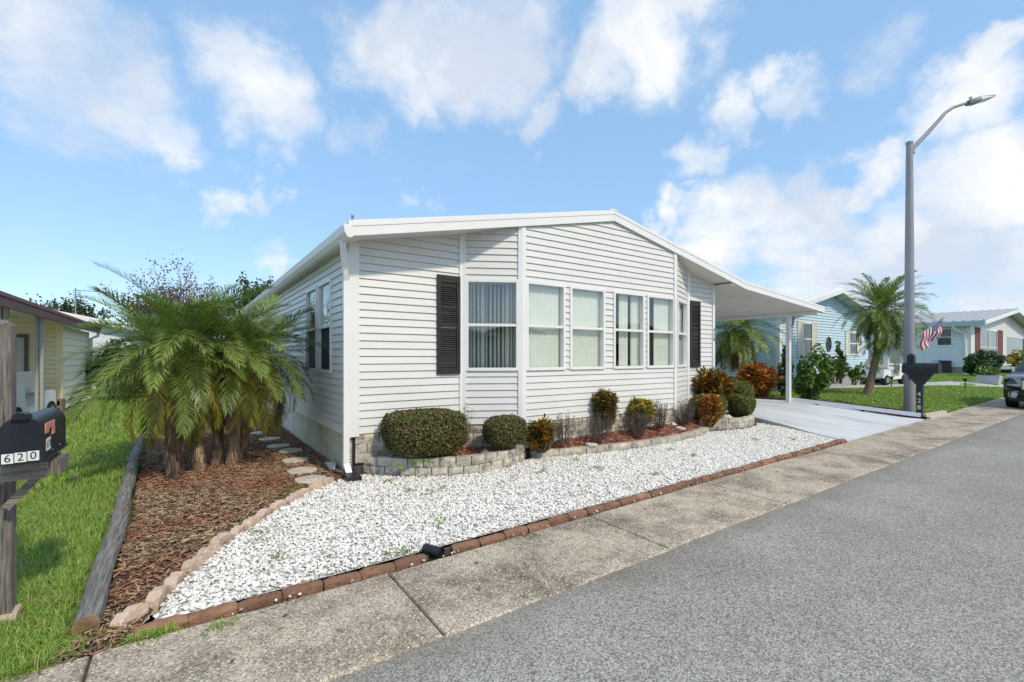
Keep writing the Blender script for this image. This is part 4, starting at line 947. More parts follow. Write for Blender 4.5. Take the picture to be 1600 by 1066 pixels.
def clip_at(label, px0, px1, py0, py1, Y, m, n, ry=None, **k):
    X, Y, z, rx, h = place(px0, px1, py0, py1, Y); clipped_shrub('clipped_shrub', label, X, Y, z, rx, ry or rx, h, m, n, **k)
clip_at('large wide clipped olive brown shrub in the left block planter', 602, 724, 641, 710, 5.75, M_BOXW, 15000, seed=1, e=4.4, size=.031, ry=.36)
clip_at('smaller clipped olive shrub in the left planter beside the bay', 755, 821, 650, 697, 5.52, M_BOXW, 8000, seed=2, e=3.2, size=.024, ry=.26)
clip_at('clipped round green shrub hidden behind the yellow orange croton', 1082, 1132, 615, 652, 5.80, M_BOXW2, 7000, seed=3, e=2.6)
clip_at('low clipped ball shrub at the end of the rounded planter', 1138, 1177, 616, 650, 5.78, M_BOXW2, 7000, seed=4, e=2.6)
clip_at('taller clipped ball shrub behind the low one by the driveway', 1126, 1176, 594, 645, 6.10, M_BOXW2, 7000, seed=5, e=2.5)
def croton(label, px0, px1, py0, py1, Y, m, n=900, size=.10, seed=0, twig=True, sparse=0):
    X, Y, z, rx, h = place(px0, px1, py0, py1, Y); t = thing('croton_bush', (X, Y, z), label, 'croton')
    r = np.random.default_rng(seed); nb = 26; st = MB(); tips = []
    for k in range(nb):
        a, rad = r.uniform(0, 6.28), math.sqrt(r.uniform(0, 1))*.85; top = h*(.55+.45*math.sqrt(max(0, 1-rad**2))*r.uniform(.8, 1.05))
        p0 = np.array([X+rx*.3*rad*math.cos(a), Y+rx*.3*rad*math.sin(a), z-.03]); p1 = np.array([X+rx*rad*math.cos(a), Y+rx*.85*rad*math.sin(a), z+top*.9]); mid = (p0+p1)/2+np.array([rx*.42*rad*math.cos(a), rx*.42*rad*math.sin(a), -.08*h])
        st.tube([p0, mid, p1], [.011, .007, .004], 5); tips.append((p0, mid, p1))
    part('stem', st, M_WOODB, t)
    P, Nn = [], []
    for k in range(n):
        p0, mid, p1 = tips[r.integers(nb)]; u = 1-(r.uniform(0, 1)**1.15)*.92; c = p0*(1-u)**2+2*mid*u*(1-u)+p1*u*u
        a = r.uniform(0, 6.28); o = np.array([math.cos(a), math.sin(a), r.uniform(.0, .9)]); P.append(c+o*size*.5*r.uniform(.6, 1.1)); Nn.append((o, r.uniform(.2, 1.1)))
    kk = r.normal(0, 1, (5, 3))*3.2; ph = r.uniform(0, 6, 5)
    for k in range(int(n*.45)):
        v = r.normal(0, 1, 3); v /= np.linalg.norm(v); q = r.uniform(.62, .92)*(1+.34*np.sin(kk@v+ph).mean()*1.5); P.append(np.array([X+rx*.92*v[0]*q, Y+rx*.85*v[1]*q, z+h*(.52+.46*v[2]*q)])); Nn.append((np.array([v[0], v[1], abs(v[2])*.6+.25]), .5))
    P = np.array(P); n_ = len(P); M = np.zeros((n_, 3, 3))
    for i, (o, lift) in enumerate(Nn):
        yv = o/np.linalg.norm(o); up = np.array([0, 0, 1.])-yv*yv[2]; up /= np.linalg.norm(up)+1e-6; xv = np.cross(yv, up); tw = r.normal(0, .5); xv2 = xv*math.cos(tw)+up*math.sin(tw); zv = np.cross(xv2, yv); s = size*r.uniform(.6, 1.45)
        M[i] = np.stack([xv2*s*.42, yv*s, zv*s], 1)
    link('foliage', scatter('foliage', LEAF6_V, LEAF6_F, M, P), m, t, kind='stuff'); return t
croton('low red and dark green croton at the joint of the left planter', 822, 868, 655, 704, 5.50, M_CROT_R, 1100, .09, 1)
croton('upright croton with dark green and russet leaves against the bay wall', 926, 968, 604, 668, 5.58, mat('croton_dark_leaf', (.06, .1, .02), island=[(.05, .10, .02), (.08, .145, .025), (.28, .09, .03), (.06, .11, .02), (.16, .19, .035), (.40, .16, .04), (.07, .12, .02)], rough=.38, transl=.15), 1300, .09, 2)
croton('croton with bright yellow leaves right of the tall croton', 976, 1026, 620, 664, 5.58, M_CROT_Y, 1200, .085, 3)
croton('orange yellow croton in front of the round green shrub', 1090, 1130, 612, 664, 5.56, M_CROT_O, 1200, .09, 4)
croton('broad red orange croton against the right front wall', 1072, 1150, 575, 632, 5.98, M_CROT_R, 2600, .10, 5)
croton('big orange croton across the driveway under the carport edge', 1150, 1217, 565, 622, 8.0, M_CROT_O, 1900, .16, 6)
def twiggy(label, px0, px1, py0, py1, Y, seed, green=.25, n=50):
    X, Y, z, rx, h = place(px0, px1, py0, py1, Y); t = thing('twiggy_shrub', (X, Y, z), label, 'shrub', 'faded twiggy shrubs in the bed')
    r = np.random.default_rng(seed); st = MB(); P = []; Nn = []
    for k in range(n):
        a = r.uniform(0, 6.28); rad = math.sqrt(r.uniform(0, 1)); hh = h*r.uniform(.72, 1.05)*(1-.25*rad); b = (X+rx*.35*rad*math.cos(a), Y+rx*.35*rad*math.sin(a), z-.02); e = (X+rx*rad*math.cos(a), Y+rx*.8*rad*math.sin(a), z+hh)
        m_ = ((b[0]+e[0])/2+rx*.1*math.cos(a)+r.normal(0, .01), (b[1]+e[1])/2+rx*.1*math.sin(a), z+hh*.5)
        st.tube([b, m_, e], [.0045, .003, .0018], 3)
        for j in range(20):
            u = r.uniform(.45, 1.0) if r.uniform() > green else r.uniform(.1, .6); c = np.array(b)*(1-u)**2+2*np.array(m_)*u*(1-u)+np.array(e)*u*u; P.append(c+r.normal(0, .024, 3)); Nn.append(r.normal(0, 1, 3))
    part('twig', st, M_TWIG, t, kind='stuff', smooth=False); link('foliage', leaves(np.array(P), np.array(Nn), .026, .5, .5), M_SPRIG, t, kind='stuff')
twiggy('faded twiggy shrub beside the low red croton', 862, 903, 640, 692, 5.48, 11, .15, 36)
twiggy('faded twiggy shrub below the upright dark croton', 914, 960, 640, 686, 5.42, 12)
twiggy('faded twiggy shrub in front of the yellow croton', 976, 1018, 634, 680, 5.40, 13)
twiggy('faded twiggy shrub with dark seed heads right of the yellow croton', 1014, 1047, 621, 668, 5.50, 14)
twiggy('broad greenish twiggy shrub at the right end of the middle bed', 1044, 1094, 618, 662, 5.62, 15, .55, 70)
twiggy('bare thin twigs rising behind the large clipped shrub', 716, 742, 630, 690, 5.95, 16, .05, 10)
# low weeds: in the gravel, planter and at the pavement
def weed_patch(label, pts, size, n, spread, z=.02):
    P, Nn = [], []
    for (x, y) in pts:
        for k in range(n): P.append((x+rng.normal(0, spread), y+rng.normal(0, spread), z+abs(rng.normal(0, size*.5)))); Nn.append((rng.normal(0, .6), rng.normal(0, .6), 1))
    props(link('weeds', leaves(np.array(P), np.array(Nn), size, .5, .5), M_WEED), label, 'weeds', kind='stuff')
def G(px, py, z=0): r = ray(px, py); t = (z-1.55)/r.z; return (r.x*t, r.y*t)
weed_patch('small green weeds scattered through the white gravel', [G(*q) for q in ((607, 757), (640, 772), (668, 776), (690, 768), (632, 868), (612, 872), (845, 740), (935, 735), (935, 738), (902, 722), (1025, 745), (1085, 716), (1050, 706), (1180, 690), (430, 880), (690, 820), (1240, 690))], .036, 18, .04, .032)
weed_patch('green weeds in the mulch near the stepping stones', [G(*q) for q in ((440, 770), (455, 765), (475, 768), (415, 778), (425, 690), (505, 752), (408, 850), (400, 835), (385, 815))], .022, 45, .05, .025)
weed_patch('bright green seedlings at the foot of the large clipped shrub', [(atY(p, 5.48), 5.48) for p in (628, 645, 662, 672, 690, 728)], .06, 7, .03, .20)

# ------------------------------------------------------------------ palms
def frond_mesh(L, droop, nl, leaf, seed, sag=.5, width=.011, curl=1.6):
    r = np.random.default_rng(seed); V = []; F = []; n = 14; pts = []; p = np.zeros(3); ang = 0
    tw = r.normal(0, .05)
    for i in range(n+1):
        pts.append(p.copy()); t = i/n; ang = -droop*(t**curl); p = p+np.array([math.cos(ang), tw*t, math.sin(ang)])*L/n
    pts = np.array(pts); tan = np.gradient(pts, axis=0); tan /= np.linalg.norm(tan, axis=1, keepdims=True)
    def ev(t):
        x = t*n; i = min(int(x), n-1); w = x-i; return pts[i]*(1-w)+pts[i+1]*w, tan[i]*(1-w)+tan[i+1]*w
    for i in range(n):      # rachis
        for (a, b) in ((i, i+1),):
            ra, rb = .010*(1-.85*a/n), .010*(1-.85*b/n); k = len(V)
            for q, rr in ((pts[a], ra), (pts[b], rb)):
                for c in range(3): V.append(q+rr*np.array([0, math.cos(c*2.094), math.sin(c*2.094)]))
            for c in range(3): c2 = (c+1) % 3; F += [(k+c, k+c2, k+3+c2), (k+c, k+3+c2, k+3+c)]
    for j in range(nl):
        t = .12+.88*(j/(nl-1))**.95
        for sd_ in (-1, 1):
            q, tg = ev(min(.999, t+r.uniform(-.006, .006))); tg = tg/np.linalg.norm(tg); side = np.array([0, sd_, 0]); up = np.cross(tg, np.array([0, 1., 0])); up = up if up[2] > 0 else -up
            al = math.radians(68-40*t+r.normal(0, 6)); lift = r.normal(.28, .16)
            l = leaf*(.55+.45*math.sin(math.pi*min(1, .18+t*.80)))*r.uniform(.85, 1.1)*(1 if t < .9 else .75)
            d1 = tg*math.cos(al)+side*math.sin(al)+up*lift; d1 /= np.linalg.norm(d1); d2 = d1*.9-np.array([0, 0, 1.])*sag*r.uniform(.6, 1.3)+tg*.15; d2 /= np.linalg.norm(d2)
            m = q+d1*l*.5; e = m+d2*l*.5; w = np.cross(d1, up); w /= np.linalg.norm(w)+1e-6; w *= width*.5
            k = len(V); V += [q-w*.5, q+w*.5, m+w, m-w, e]; F += [(k, k+1, k+2), (k, k+2, k+3), (k+3, k+2, k+4)]
    return np_mesh('frond', V, F)
def frond_set(L, leaf, nl, width, seed):
    S = {}
    for kind, m in (('g', M_FROND), ('u', M_FROND2), ('y', M_FRONDY), ('d', M_FRONDD)):
        S[kind] = []
        for k in range(4):
            me = frond_mesh(L*random.uniform(.92, 1.08), {'g': 1.12, 'u': .8, 'y': 1.35, 'd': 1.3}[kind]*random.uniform(.85, 1.15), nl, leaf*(1 if kind != 'd' else .75), seed+k*7+ord(kind), sag={'g': .45, 'u': .25, 'y': .8, 'd': 1.1}[kind], width=width); me.materials.append(m); S[kind].append(me)
    return S
def crown(root, c, n, S, r, scale=1, lo=-55, hi=82, yellow=.18, dry=0, lean=(0, 0), young=.3, az=None):
    for k in range(n):
        u = (k+.5)/n; el = lo+(hi-lo)*(1-u)**.85 + r.uniform(-7, 7); yaw = k*2.39996+r.uniform(-.2, .2)
        if az: yaw = az[0]+(az[1]-az[0])*((k*.618) % 1)
        kind = 'u' if u < young else 'g'
        if u > 1-yellow-dry: kind = 'y'
        if u > 1-dry: kind = 'd'
        sc_ = scale*r.uniform(.85, 1.12)*(.60 if u < .10 else 1)
        link('frond', S[kind][r.randrange(4)], None, root, loc=(c[0]+.05*math.cos(yaw), c[1]+.05*math.sin(yaw), c[2]+.03*math.sin(R_(el))-.14*u), rot=(r.uniform(-.35, .35), -R_(el), yaw), scale=sc_)
def palm_trunk(root, b, t, r0, r1, seed, skirt=.6, lean=None, n=14):
    r = random.Random(seed); pts = []; rad = []
    for i in range(n+1):
        w = i/n; x = b[0]+(t[0]-b[0])*w; y = b[1]+(t[1]-b[1])*w; z = b[2]+(t[2]-b[2])*w
        if lean: x += lean[0]*math.sin(math.pi*w); y += lean[1]*math.sin(math.pi*w)
        pts.append((x, y, z)); rad.append((r0*(1+.35*(1-w)**6)*(1-w)+r1*w)*(1+.05*(i % 2)))
    part('trunk', MB().tube(pts, rad, 12), M_BARK, root)
    if skirt:       # dead leaf bases and hanging fibres
        m = int(420*skirt); u = rng.uniform(0, 1, m)**.8; i = np.minimum((u*n).astype(int), n-1); a = rng.uniform(0, 6.28, m); P = np.array(pts); Rr = np.array(rad)
        base = P[i]; pos = base+np.stack([np.cos(a)*Rr[i]*1.05, np.sin(a)*Rr[i]*1.05, np.zeros(m)], 1)
        tv = [(-.5, 0, 0), (.5, 0, 0), (.35, .25, -.55), (-.35, .25, -.55), (.12, .35, -1), (-.12, .35, -1)]; tf = [(0, 1, 2, 3), (3, 2, 4, 5)]
        M = rotz(a-math.pi/2); s = rng.uniform(.10, .30, m)*np.clip(.35+(P[i][:, 2]-b[2])*.9, .3, 1); M = M*np.stack([rng.uniform(.010, .035, m), s*.28*rng.uniform(.2, 1.2, m), s], 1)[:, None, :]
        pos[:, 2] = np.maximum(pos[:, 2], b[2]+s*.95)
        link('fibre', scatter('fibre', tv, tf, M, pos), M_FIBRE, root, kind='stuff')
rp = random.Random(5)
SA = frond_set(1.30, .30, 78, .0115, 100)
clump = thing('pygmy_date_palm', (.15, 7.6, 0), 'clump of feathery date palms with yellowing lower fronds beside the white house', 'palm')
heads = [(-.13, 7.50, (-.16, 7.38, 1.56), .058), (.16, 7.62, (.08, 7.55, 1.80), .054), (.36, 7.85, (.42, 7.95, 1.76), .054), (.52, 7.68, (.72, 7.62, 1.62), .054), (.10, 7.95, (.0, 8.15, 1.70), .05), (.62, 8.05, (.95, 8.35, 1.62), .048)]
for k, (x, y, c, r0) in enumerate(heads):
    palm_trunk(clump, (x, y, -.02), c, r0*1.1, r0*1.25, 30+k, skirt=1.1)
    crown(clump, c, 34, SA, rp, scale=[.86, .94, .92, .88, .84, .78][k], lo=-68, hi=68, yellow=.20, dry=.03, young=.3)
# right hand lawn palm, two heads on one leaning trunk
SB = frond_set(1.45, .30, 40, .022, 300)
px_, py_ = 19.66, 6.37; zg = float(gz(px_, py_))
pal = thing('date_palm', (px_, py_, zg), 'single date palm with leaning trunk on the right lawn beside the street lamp', 'palm')
dd = CR*.55
palm_trunk(pal, (px_, py_, zg-.02), (px_+dd.x*.75, py_+dd.y*.75, 2.0), .12, .105, 60, skirt=0)
palm_trunk(pal, (px_+dd.x*.70, py_+dd.y*.70, 1.95), (px_+dd.x*.9, py_+dd.y*.9, 3.3), .115, .13, 61, skirt=.6)
crown(pal, (px_+dd.x*.9, py_+dd.y*.9, 3.30), 90, SB, rp, 1.02, lo=-70, hi=80, yellow=.04, dry=.07, young=.3)
crown(pal, (px_+dd.x*.95+.15, py_+dd.y*.95-.1, 2.25), 34, SB, rp, .80, lo=-45, hi=60, yellow=.1, dry=0, young=.5)
# palm behind the carport
cx2, cy2 = 16.45, 9.3
pal2 = thing('date_palm', (15.6, 10.6, .2), 'drooping date palm with bent trunk seen under the carport roof', 'palm')
palm_trunk(pal2, (15.6, 10.6, .2), (cx2, cy2, 2.5), .11, .12, 63, skirt=.2, lean=(.05, .0))
crown(pal2, (cx2, cy2, 2.60), 95, SB, rp, 1.0, lo=-88, hi=45, yellow=.10, dry=.22, young=.1)

# ------------------------------------------------------------------ mailboxes
def mailbox_body(mb, x0, x1, y0, y1, z0, zs, n=14, inset=0):
    """arched box: straight sides to zs, round top; long axis along y"""
    r = (x1-x0)/2; c = (x0+x1)/2; pr = [(x0, z0), ] ; pr = [(x1, z0), (x1, zs)]+[(c+r*math.cos(math.pi*k/n), zs+r*1.02*math.sin(math.pi*k/n)) for k in range(1, n)]+[(x0, zs), (x0, z0)]
    return mb.hull([(x, y0, z) for x, z in pr], [(x, y1, z) for x, z in pr])
m1 = thing('mailbox', (-.875, 3.93, 0), 'black arched mailbox numbered 620 on a weathered wooden post', 'mailbox')
post = MB().box(-.925, 3.87, -.05, -.825, 3.97, 1.73); post.hull([(-.925, 3.87, 1.731), (-.825, 3.87, 1.731), (-.825, 3.97, 1.731), (-.925, 3.97, 1.731)], [(-.90, 3.895, 1.765), (-.85, 3.895, 1.765), (-.85, 3.945, 1.765), (-.90, 3.945, 1.765)])
part('post', post, M_POSTW, m1)
part('post_footing', MB().hull([(-.97, 3.82, -.02), (-.80, 3.82, -.02), (-.79, 3.99, -.02), (-.97, 3.99, -.02)], [(-.94, 3.85, .075), (-.80, 3.85, .07), (-.80, 3.96, .08), (-.94, 3.97, .08)]), M_PINK, m1)
part('arm', MB().box(-1.05, 3.69, .865, -.645, 3.73, .955), M_ARMW, m1)
part('arm', MB().box(-1.05, 3.975, .87, -.60, 4.015, .955), M_ARMW, m1)
part('arm_block', MB().box(-.645, 3.74, .872, -.60, 3.972, .95), M_POSTW, m1)
part('support_board', MB().box(-.80, 3.62, .956, -.66, 4.15, .975), M_ARMW, m1)
part('brace', MB().bar((-.83, 3.80, .70), (-.70, 3.80, .865), .04, .045, up=(0, 1, 0)), M_ARMW, m1)
bx0, bx1, by0, by1, bz = -.80, -.642, 3.56, 4.18, .977
body = part('box', mailbox_body(MB(), bx0, bx1, by0+.01, by1, bz+.012, bz+.165), M_BOX, m1, smooth=True)
part('base_lip', MB().box(bx0-.012, by0+.004, bz, bx1+.012, by1+.01, bz+.011), M_BOX, m1)
part('rivet', MB().cyl((bx1+.001, 3.80, bz+.03), (1, 0, 0), .004, .004, 8), M_GALV, m1); part('rivet', MB().cyl((bx1+.001, 4.0, bz+.03), (1, 0, 0), .004, .004, 8), M_GALV, m1)
door = part('door', mailbox_body(MB(), bx0-.006, bx1+.006, by0-.012, by0+.006, bz+.004, bz+.166), M_BOX, m1, smooth=True)
part('door_lip', mailbox_body(MB(), bx0+.045, bx1-.045, by0-.035, by0+.05, bz+.24, bz+.243, 8), M_BOX, door)
for body_, z, s in (('U.S.', bz+.180, .038), ('MAIL', bz+.138, .042), ('^', bz+.075, .085)):
    if body_ == '^':
        em = MB().bar(((bx0+bx1)/2-.045, by0-.0135, z), ((bx0+bx1)/2, by0-.0135, z+.03), .003, .004, up=(0, 1, 0)); em.bar(((bx0+bx1)/2, by0-.0135, z+.03), ((bx0+bx1)/2+.045, by0-.0135, z), .003, .004, up=(0, 1, 0)); part('embossed_mark', em, M_EMB, door)
    else: link('embossed_lettering', text_mesh(body_, s, .0012), M_EMB, door, loc=((bx0+bx1)/2, by0-.013, z), rot=(R_(90), 0, 0))
for k, ch in enumerate('620'):
    cx_t = bx0+.029+.049*k; cz_t = bz+.035+.003*k
    tl = part('number_tile', MB().box(cx_t-.0225, by0-.0145, cz_t-.026, cx_t+.0225, by0-.0125, cz_t+.026), M_TILE, door)
    link('number', text_mesh(ch, .058, .0006), M_INK, door, loc=(cx_t, by0-.0152, cz_t), rot=(R_(90), 0, 0), scale=(.95, 1, 1))
    cy_t = 3.665+.036*k
    part('side_number_tile', MB().box(bx1+.0005, cy_t-.0165, bz+.045, bx1+.002, cy_t+.0165, bz+.115), M_TILE, body)
    link('number', text_mesh(ch, .056, .0006), M_INK, body, loc=(bx1+.0026, cy_t, bz+.08), rot=(R_(90), 0, R_(90)), scale=(.72, 1, 1))
fg = MB().box(bx1+.003, 3.60, bz+.168, bx1+.008, 3.82, bz+.205); fg.box(bx1+.003, 3.76, bz+.125, bx1+.0085, 3.82, bz+.167); fg.box(bx1+.003, 3.60, bz+.150, bx1+.0085, 3.68, bz+.167)
part('flag', fg, M_RED, m1)
# mailbox 428
zg = .02
m2 = thing('mailbox', (15.1, 3.79, zg), 'black plastic mailbox numbered 428 on a black post at the end of the white rail', 'mailbox')
X2, Y2 = 15.1, 3.79; dp = depth(X2, Y2)
ztop = zat(578, X2, Y2)
part('post', MB().box(X2-.058, Y2-.058, -.02, X2+.058, Y2+.058, ztop), M_BLKPL, m2)
part('post_cap', MB().hull([(X2-.07, Y2+.10, 1.3), (X2+.07, Y2+.10, 1.3), (X2+.07, Y2+.24, 1.3), (X2-.07, Y2+.24, 1.3)], [(X2-.07, Y2+.10, 1.58), (X2+.07, Y2+.10, 1.58), (X2+.07, Y2+.24, 1.58), (X2-.07, Y2+.24, 1.58)]).hull([(X2-.08, Y2+.09, 1.581), (X2+.08, Y2+.09, 1.581), (X2+.08, Y2+.25, 1.581), (X2-.08, Y2+.25, 1.581)], [(X2-.02, Y2+.15, 1.64), (X2+.02, Y2+.15, 1.64), (X2+.02, Y2+.19, 1.64), (X2-.02, Y2+.19, 1.64)]), M_BLKPL, m2)
part('bracket', MB().hull([(X2-.06, Y2-.07, .85), (X2+.06, Y2-.07, .85), (X2+.06, Y2+.07, .85), (X2-.06, Y2+.07, .85)], [(X2-.09, Y2-.28, 1.15), (X2+.09, Y2-.28, 1.15), (X2+.09, Y2+.26, 1.15), (X2-.09, Y2+.26, 1.15)]), M_BLKPL, m2)
b2_ = mailbox_body(MB(), X2-.13, X2+.13, Y2-.36, Y2+.33, 1.15, 1.27); part('box', b2_, M_BLKPL, m2, smooth=True)
part('door', mailbox_body(MB(), X2-.145, X2+.145, Y2-.385, Y2-.362, 1.14, 1.27), M_BLKPL, m2, smooth=True)
part('newspaper_holder', MB().box(X2-.10, Y2-.20, .98, X2-.061, Y2+.2, 1.14), M_BLKPL, m2)
for k, ch in enumerate('428'): link('number', text_mesh(ch, .155, .002), M_TILE, m2, loc=(X2-.061, Y2, .62-.165*k), rot=(R_(90), 0, R_(-90)))
part('reflector', MB().cyl((X2-.061, Y2, .12), (1, 0, 0), .045, .012, 14), M_RED, m2)

# ------------------------------------------------------------------ street lamp and flag
LX, LY = 16.02, 4.24; lz = float(gz(LX, LY))
lamp = thing('street_lamp', (LX, LY, lz), 'tall grey steel street lamp with bent arm behind the black mailbox', 'street lamp')
ld = depth(LX, LY); ztop = zat(225, LX, LY)
part('pole', MB().tube([(LX, LY, -.05), (LX, LY, 2), (LX, LY, ztop)], [.125, .118, .075], 20), M_GALV, lamp); part('pole_cap', MB().cyl((LX, LY, ztop+.02), (0, 0, 1), .085, .06, 20), M_GALV, lamp)
def at_plane(px, py): return Vector((LX, LY, 0)).to_3d()+CR*((px-1421.5)*ld/732)+Vector((0, 0, zat(py, LX, LY)))
arm = [at_plane(1423, 236), at_plane(1450, 208), at_plane(1478, 176), at_plane(1490, 168), at_plane(1514, 160)]
part('arm', MB().tube(arm, [.055, .05, .042, .04, .035], 12), M_GALV, lamp); part('arm_bracket', MB().cyl(at_plane(1425, 234), (0, 0, 1), .07, .22, 12), M_GALV, lamp)
a0, a1 = at_plane(1512, 161), at_plane(1549, 151); dr_ = (a1-a0).normalized(); sd2 = dr_.cross(Vector((0, 0, 1))).normalized(); up2 = sd2.cross(dr_)
hd = MB().hull([a0+sd2*.08-up2*.05, a0-sd2*.08-up2*.05, a0-sd2*.07+up2*.05, a0+sd2*.07+up2*.05], [a0+dr_*.25+sd2*.16-up2*.06, a0+dr_*.25-sd2*.16-up2*.06, a0+dr_*.25-sd2*.13+up2*.05, a0+dr_*.25+sd2*.13+up2*.05])
hd.hull([a0+dr_*.251+sd2*.16-up2*.06, a0+dr_*.251-sd2*.16-up2*.06, a0+dr_*.251-sd2*.13+up2*.05, a0+dr_*.251+sd2*.13+up2*.05], [a1+sd2*.13-up2*.05, a1-sd2*.13-up2*.05, a1-sd2*.10+up2*.0, a1+sd2*.10+up2*.0])
part('lamp_head', hd, M_LAMPH, lamp); part('lens', MB().obox(a0+dr_*.42-up2*.062, dr_*.16, sd2*.1, up2*.006), M_LENS, lamp); part('photocell', MB().cyl(a0+dr_*.12+up2*.09, up2, .035, .09, 10), M_LENS, lamp)
# flag on a short slanted staff fixed to the pole
fl = thing('flag', (LX, LY, 1.8), 'small stars and stripes flag hanging from a slanted staff on the lamp pole', 'flag')
t0 = at_plane(1427, 527)+Vector((-.1, -.1, 0)); tip = at_plane(1470, 496)+Vector((-.1, -.1, 0)); part('staff', MB().tube([t0, tip], .013, 8), M_GALV, fl)
hs, he = tip.lerp(t0, .04), tip.lerp(t0, .78); down = (at_plane(1453, 548)-at_plane(1458, 500)).normalized(); Lf = (at_plane(1447, 549)-at_plane(1462, 503)).length*.64
nu, nv_ = 39, 40
def fpt(u, v):     # u along hoist (tip -> base), v along fly
    p = hs.lerp(he, u)+ (down*(.9+.12*u)+ (CR*(-.02+.05*(1-u))))*Lf*v*(1.0-.10*u); w = .05*math.sin(v*7+u*4)*v+.035*math.sin(u*11+v*3)*v; return p+CD*w*1.4
bins = {k: MB() for k in list(range(13))+['b']}
for i in range(nu):
    for j in range(nv_):
        u, v = i/nu, j/nv_; c = 'b' if (u < 7/13-.001 and v < .4) else min(12, int(u*13+1e-6)); bins[c].face([fpt(i/nu, j/nv_), fpt((i+1)/nu, j/nv_), fpt((i+1)/nu, (j+1)/nv_), fpt(i/nu, (j+1)/nv_)])
mat('flag_red', (.50, .03, .06), rough=.7, transl=.3); mat('flag_white', (.78, .78, .78), rough=.7, transl=.3)
for k in range(13): part('red_stripe' if k % 2 == 0 else 'white_stripe', bins[k], MATS['flag_red' if k % 2 == 0 else 'flag_white'], fl)
part('blue_canton', bins['b'], mat('flag_blue', (.03, .06, .22), rough=.7, transl=.3), fl)
sm = MB()
for a in range(6):
    for b in range(5):
        u, v = (a+.6)/6*7/13*.95, (b+.6)/5*.38; p = fpt(u, v); 
        for sgn in (-.006, .006):
            q = p+CD*sgn; pts5 = []
            for k in range(10): rr_ = .017 if k % 2 == 0 else .007; an = k*math.pi/5; pts5.append(q+CR*(rr_*math.sin(an))+Vector((0, 0, rr_*math.cos(an))))
            sm.face(pts5)
part('star', sm, MATS['flag_white'], fl, kind='stuff')
# little kerbed bed round the mailbox and lamp, with dark mulch strip along the rail
kb = MB()
BP = [(14.98, 3.80), (16.3, 3.70), (16.6, 4.5), (15.6, 5.4), (14.85, 7.0), (15.9, 9.5), (14.8, 12), (14.78, 6.6)]
structure('mulch_bed', MB().face([(x, y, float(gz(x, y))+.03) for x, y in BP]), M_MULCHB, 'dark mulch strip beside the white rail')
n = 3500; p = sample_poly(BP, n); props(link('mulch', chip_scatter(np.c_[p, np.array(gz(p[:, 0], p[:, 1]))+.035], (.08, .025, .01), .4), M_DMULCH), 'dark wood chips in the strip by rail and mailbox', 'mulch', kind='stuff')
for (a, b, z, lb) in (((15.08, 3.70), (16.45, 3.62), .10, 'upper pale timber kerb in front of the black mailbox'), ((15.08, 3.62), (16.50, 3.54), .035, 'lower pale timber kerb at the pavement by the black mailbox')):
    props(link('timber_kerb', bevel_mesh(MB().bar((*a, z), (*b, z), .09, .075).mesh('timber_kerb', False), .008, 1), mat('pale_timber', (.45, .39, .30), (.58, .52, .42), 8, .8, stretch=(1, 10, 10))), lb, 'kerb')

# ------------------------------------------------------------------ neighbouring houses
def simple_window(root, P, s0, s1, z0, z1, rail=True, fm=None, pane=None, w=.06):
    wn = part('window', frame_mb(P, s0, s1, z0, z1, w=w, o0=-.03, o1=.06, rail=(z0+z1)/2 if rail else None, rw=.05), fm or M_TRIM, root)
    zm = (z0+z1)/2
    for a, b in (((zm, z1-.03), (z0+.03, zm)) if rail else ((z0+.03, z1-.03),)): part('pane', pbox(MB(), P, s0+.03, s1-.03, a, b, .0, .036), pane or M_DARKGL, wn)
    return wn
def board_shutter(root, P, s0, s1, z0, z1, m):
    sh = part('shutter', frame_mb(P, s0, s1, z0, z1, w=.06, o0=.02, o1=.06, rail=(z0+z1)/2), m, root); lv = MB(); n = int((z1-z0)/.05)
    for k in range(n): z = z0+.03+(z1-z0-.08)*k/n; lv.hull([P(s0+.05, z, .02), P(s0+.05, z, .055), P(s0+.05, z+.05, .033)], [P(s1-.05, z, .02), P(s1-.05, z, .055), P(s1-.05, z+.05, .033)])
    part('louvre', lv, m, sh, kind='stuff')
# blue house
BX, BY = 18.3, 8.7; bh = thing('house', (BX, BY, .2), 'pale blue sided house with cream shutters behind the carport', 'house')
bd = depth(BX, BY); P = on_panel((BX, BY), (BX+1, BY))
BW = 8.6; BRX, BRZ, BEZ = BX+4.3, 4.25, 3.25; sl_ = (BRZ-BEZ)/4.3
hf = [(BEZ, sl_), (BEZ+2*4.3*sl_, -sl_)]
s_w1 = atY(1252, BY)-BX, atY(1267.5, BY)-BX
w1z0, w1z1 = zat(556, *G(1259, 558.001)[:2]) if False else 1.58, 2.72
w1z1 = zat(504, atY(1260, BY), BY); w1z0 = zat(556, atY(1260, BY), BY)
s_w2 = atY(1325, BY)-BX, atY(1338, BY)-BX; w2z1 = zat(519, atY(1330, BY), BY); w2z0 = zat(555, atY(1330, BY), BY)
wall_panel(bh, (BX, BY), (BX+BW, BY), .75, 4.3, hf, [], M_BLUE, cm=.115, lap=.03, joined=True)
wall_panel(bh, (BX, BY+13), (BX, BY), .75, BEZ, [], [], M_BLUE, cm=.115, lap=.03, joined=True)
part('side_wall', MB().box(BX+BW-.05, BY, .3, BX+BW, BY+13, BEZ), M_BLUE, bh); part('back_wall', MB().box(BX, BY+12.95, .3, BX+BW, BY+13, BEZ), M_BLUE, bh)
part('skirting', MB().box(BX+.02, BY+.02, .1, BX+BW-.02, BY+12.9, .76), M_GREYFND, bh); part('corner_post', MB().box(BX-.03, BY-.03, .7, BX+.10, BY+.1, BEZ), M_TRIM, bh)
P = on_panel((BX, BY), (BX+1, BY))
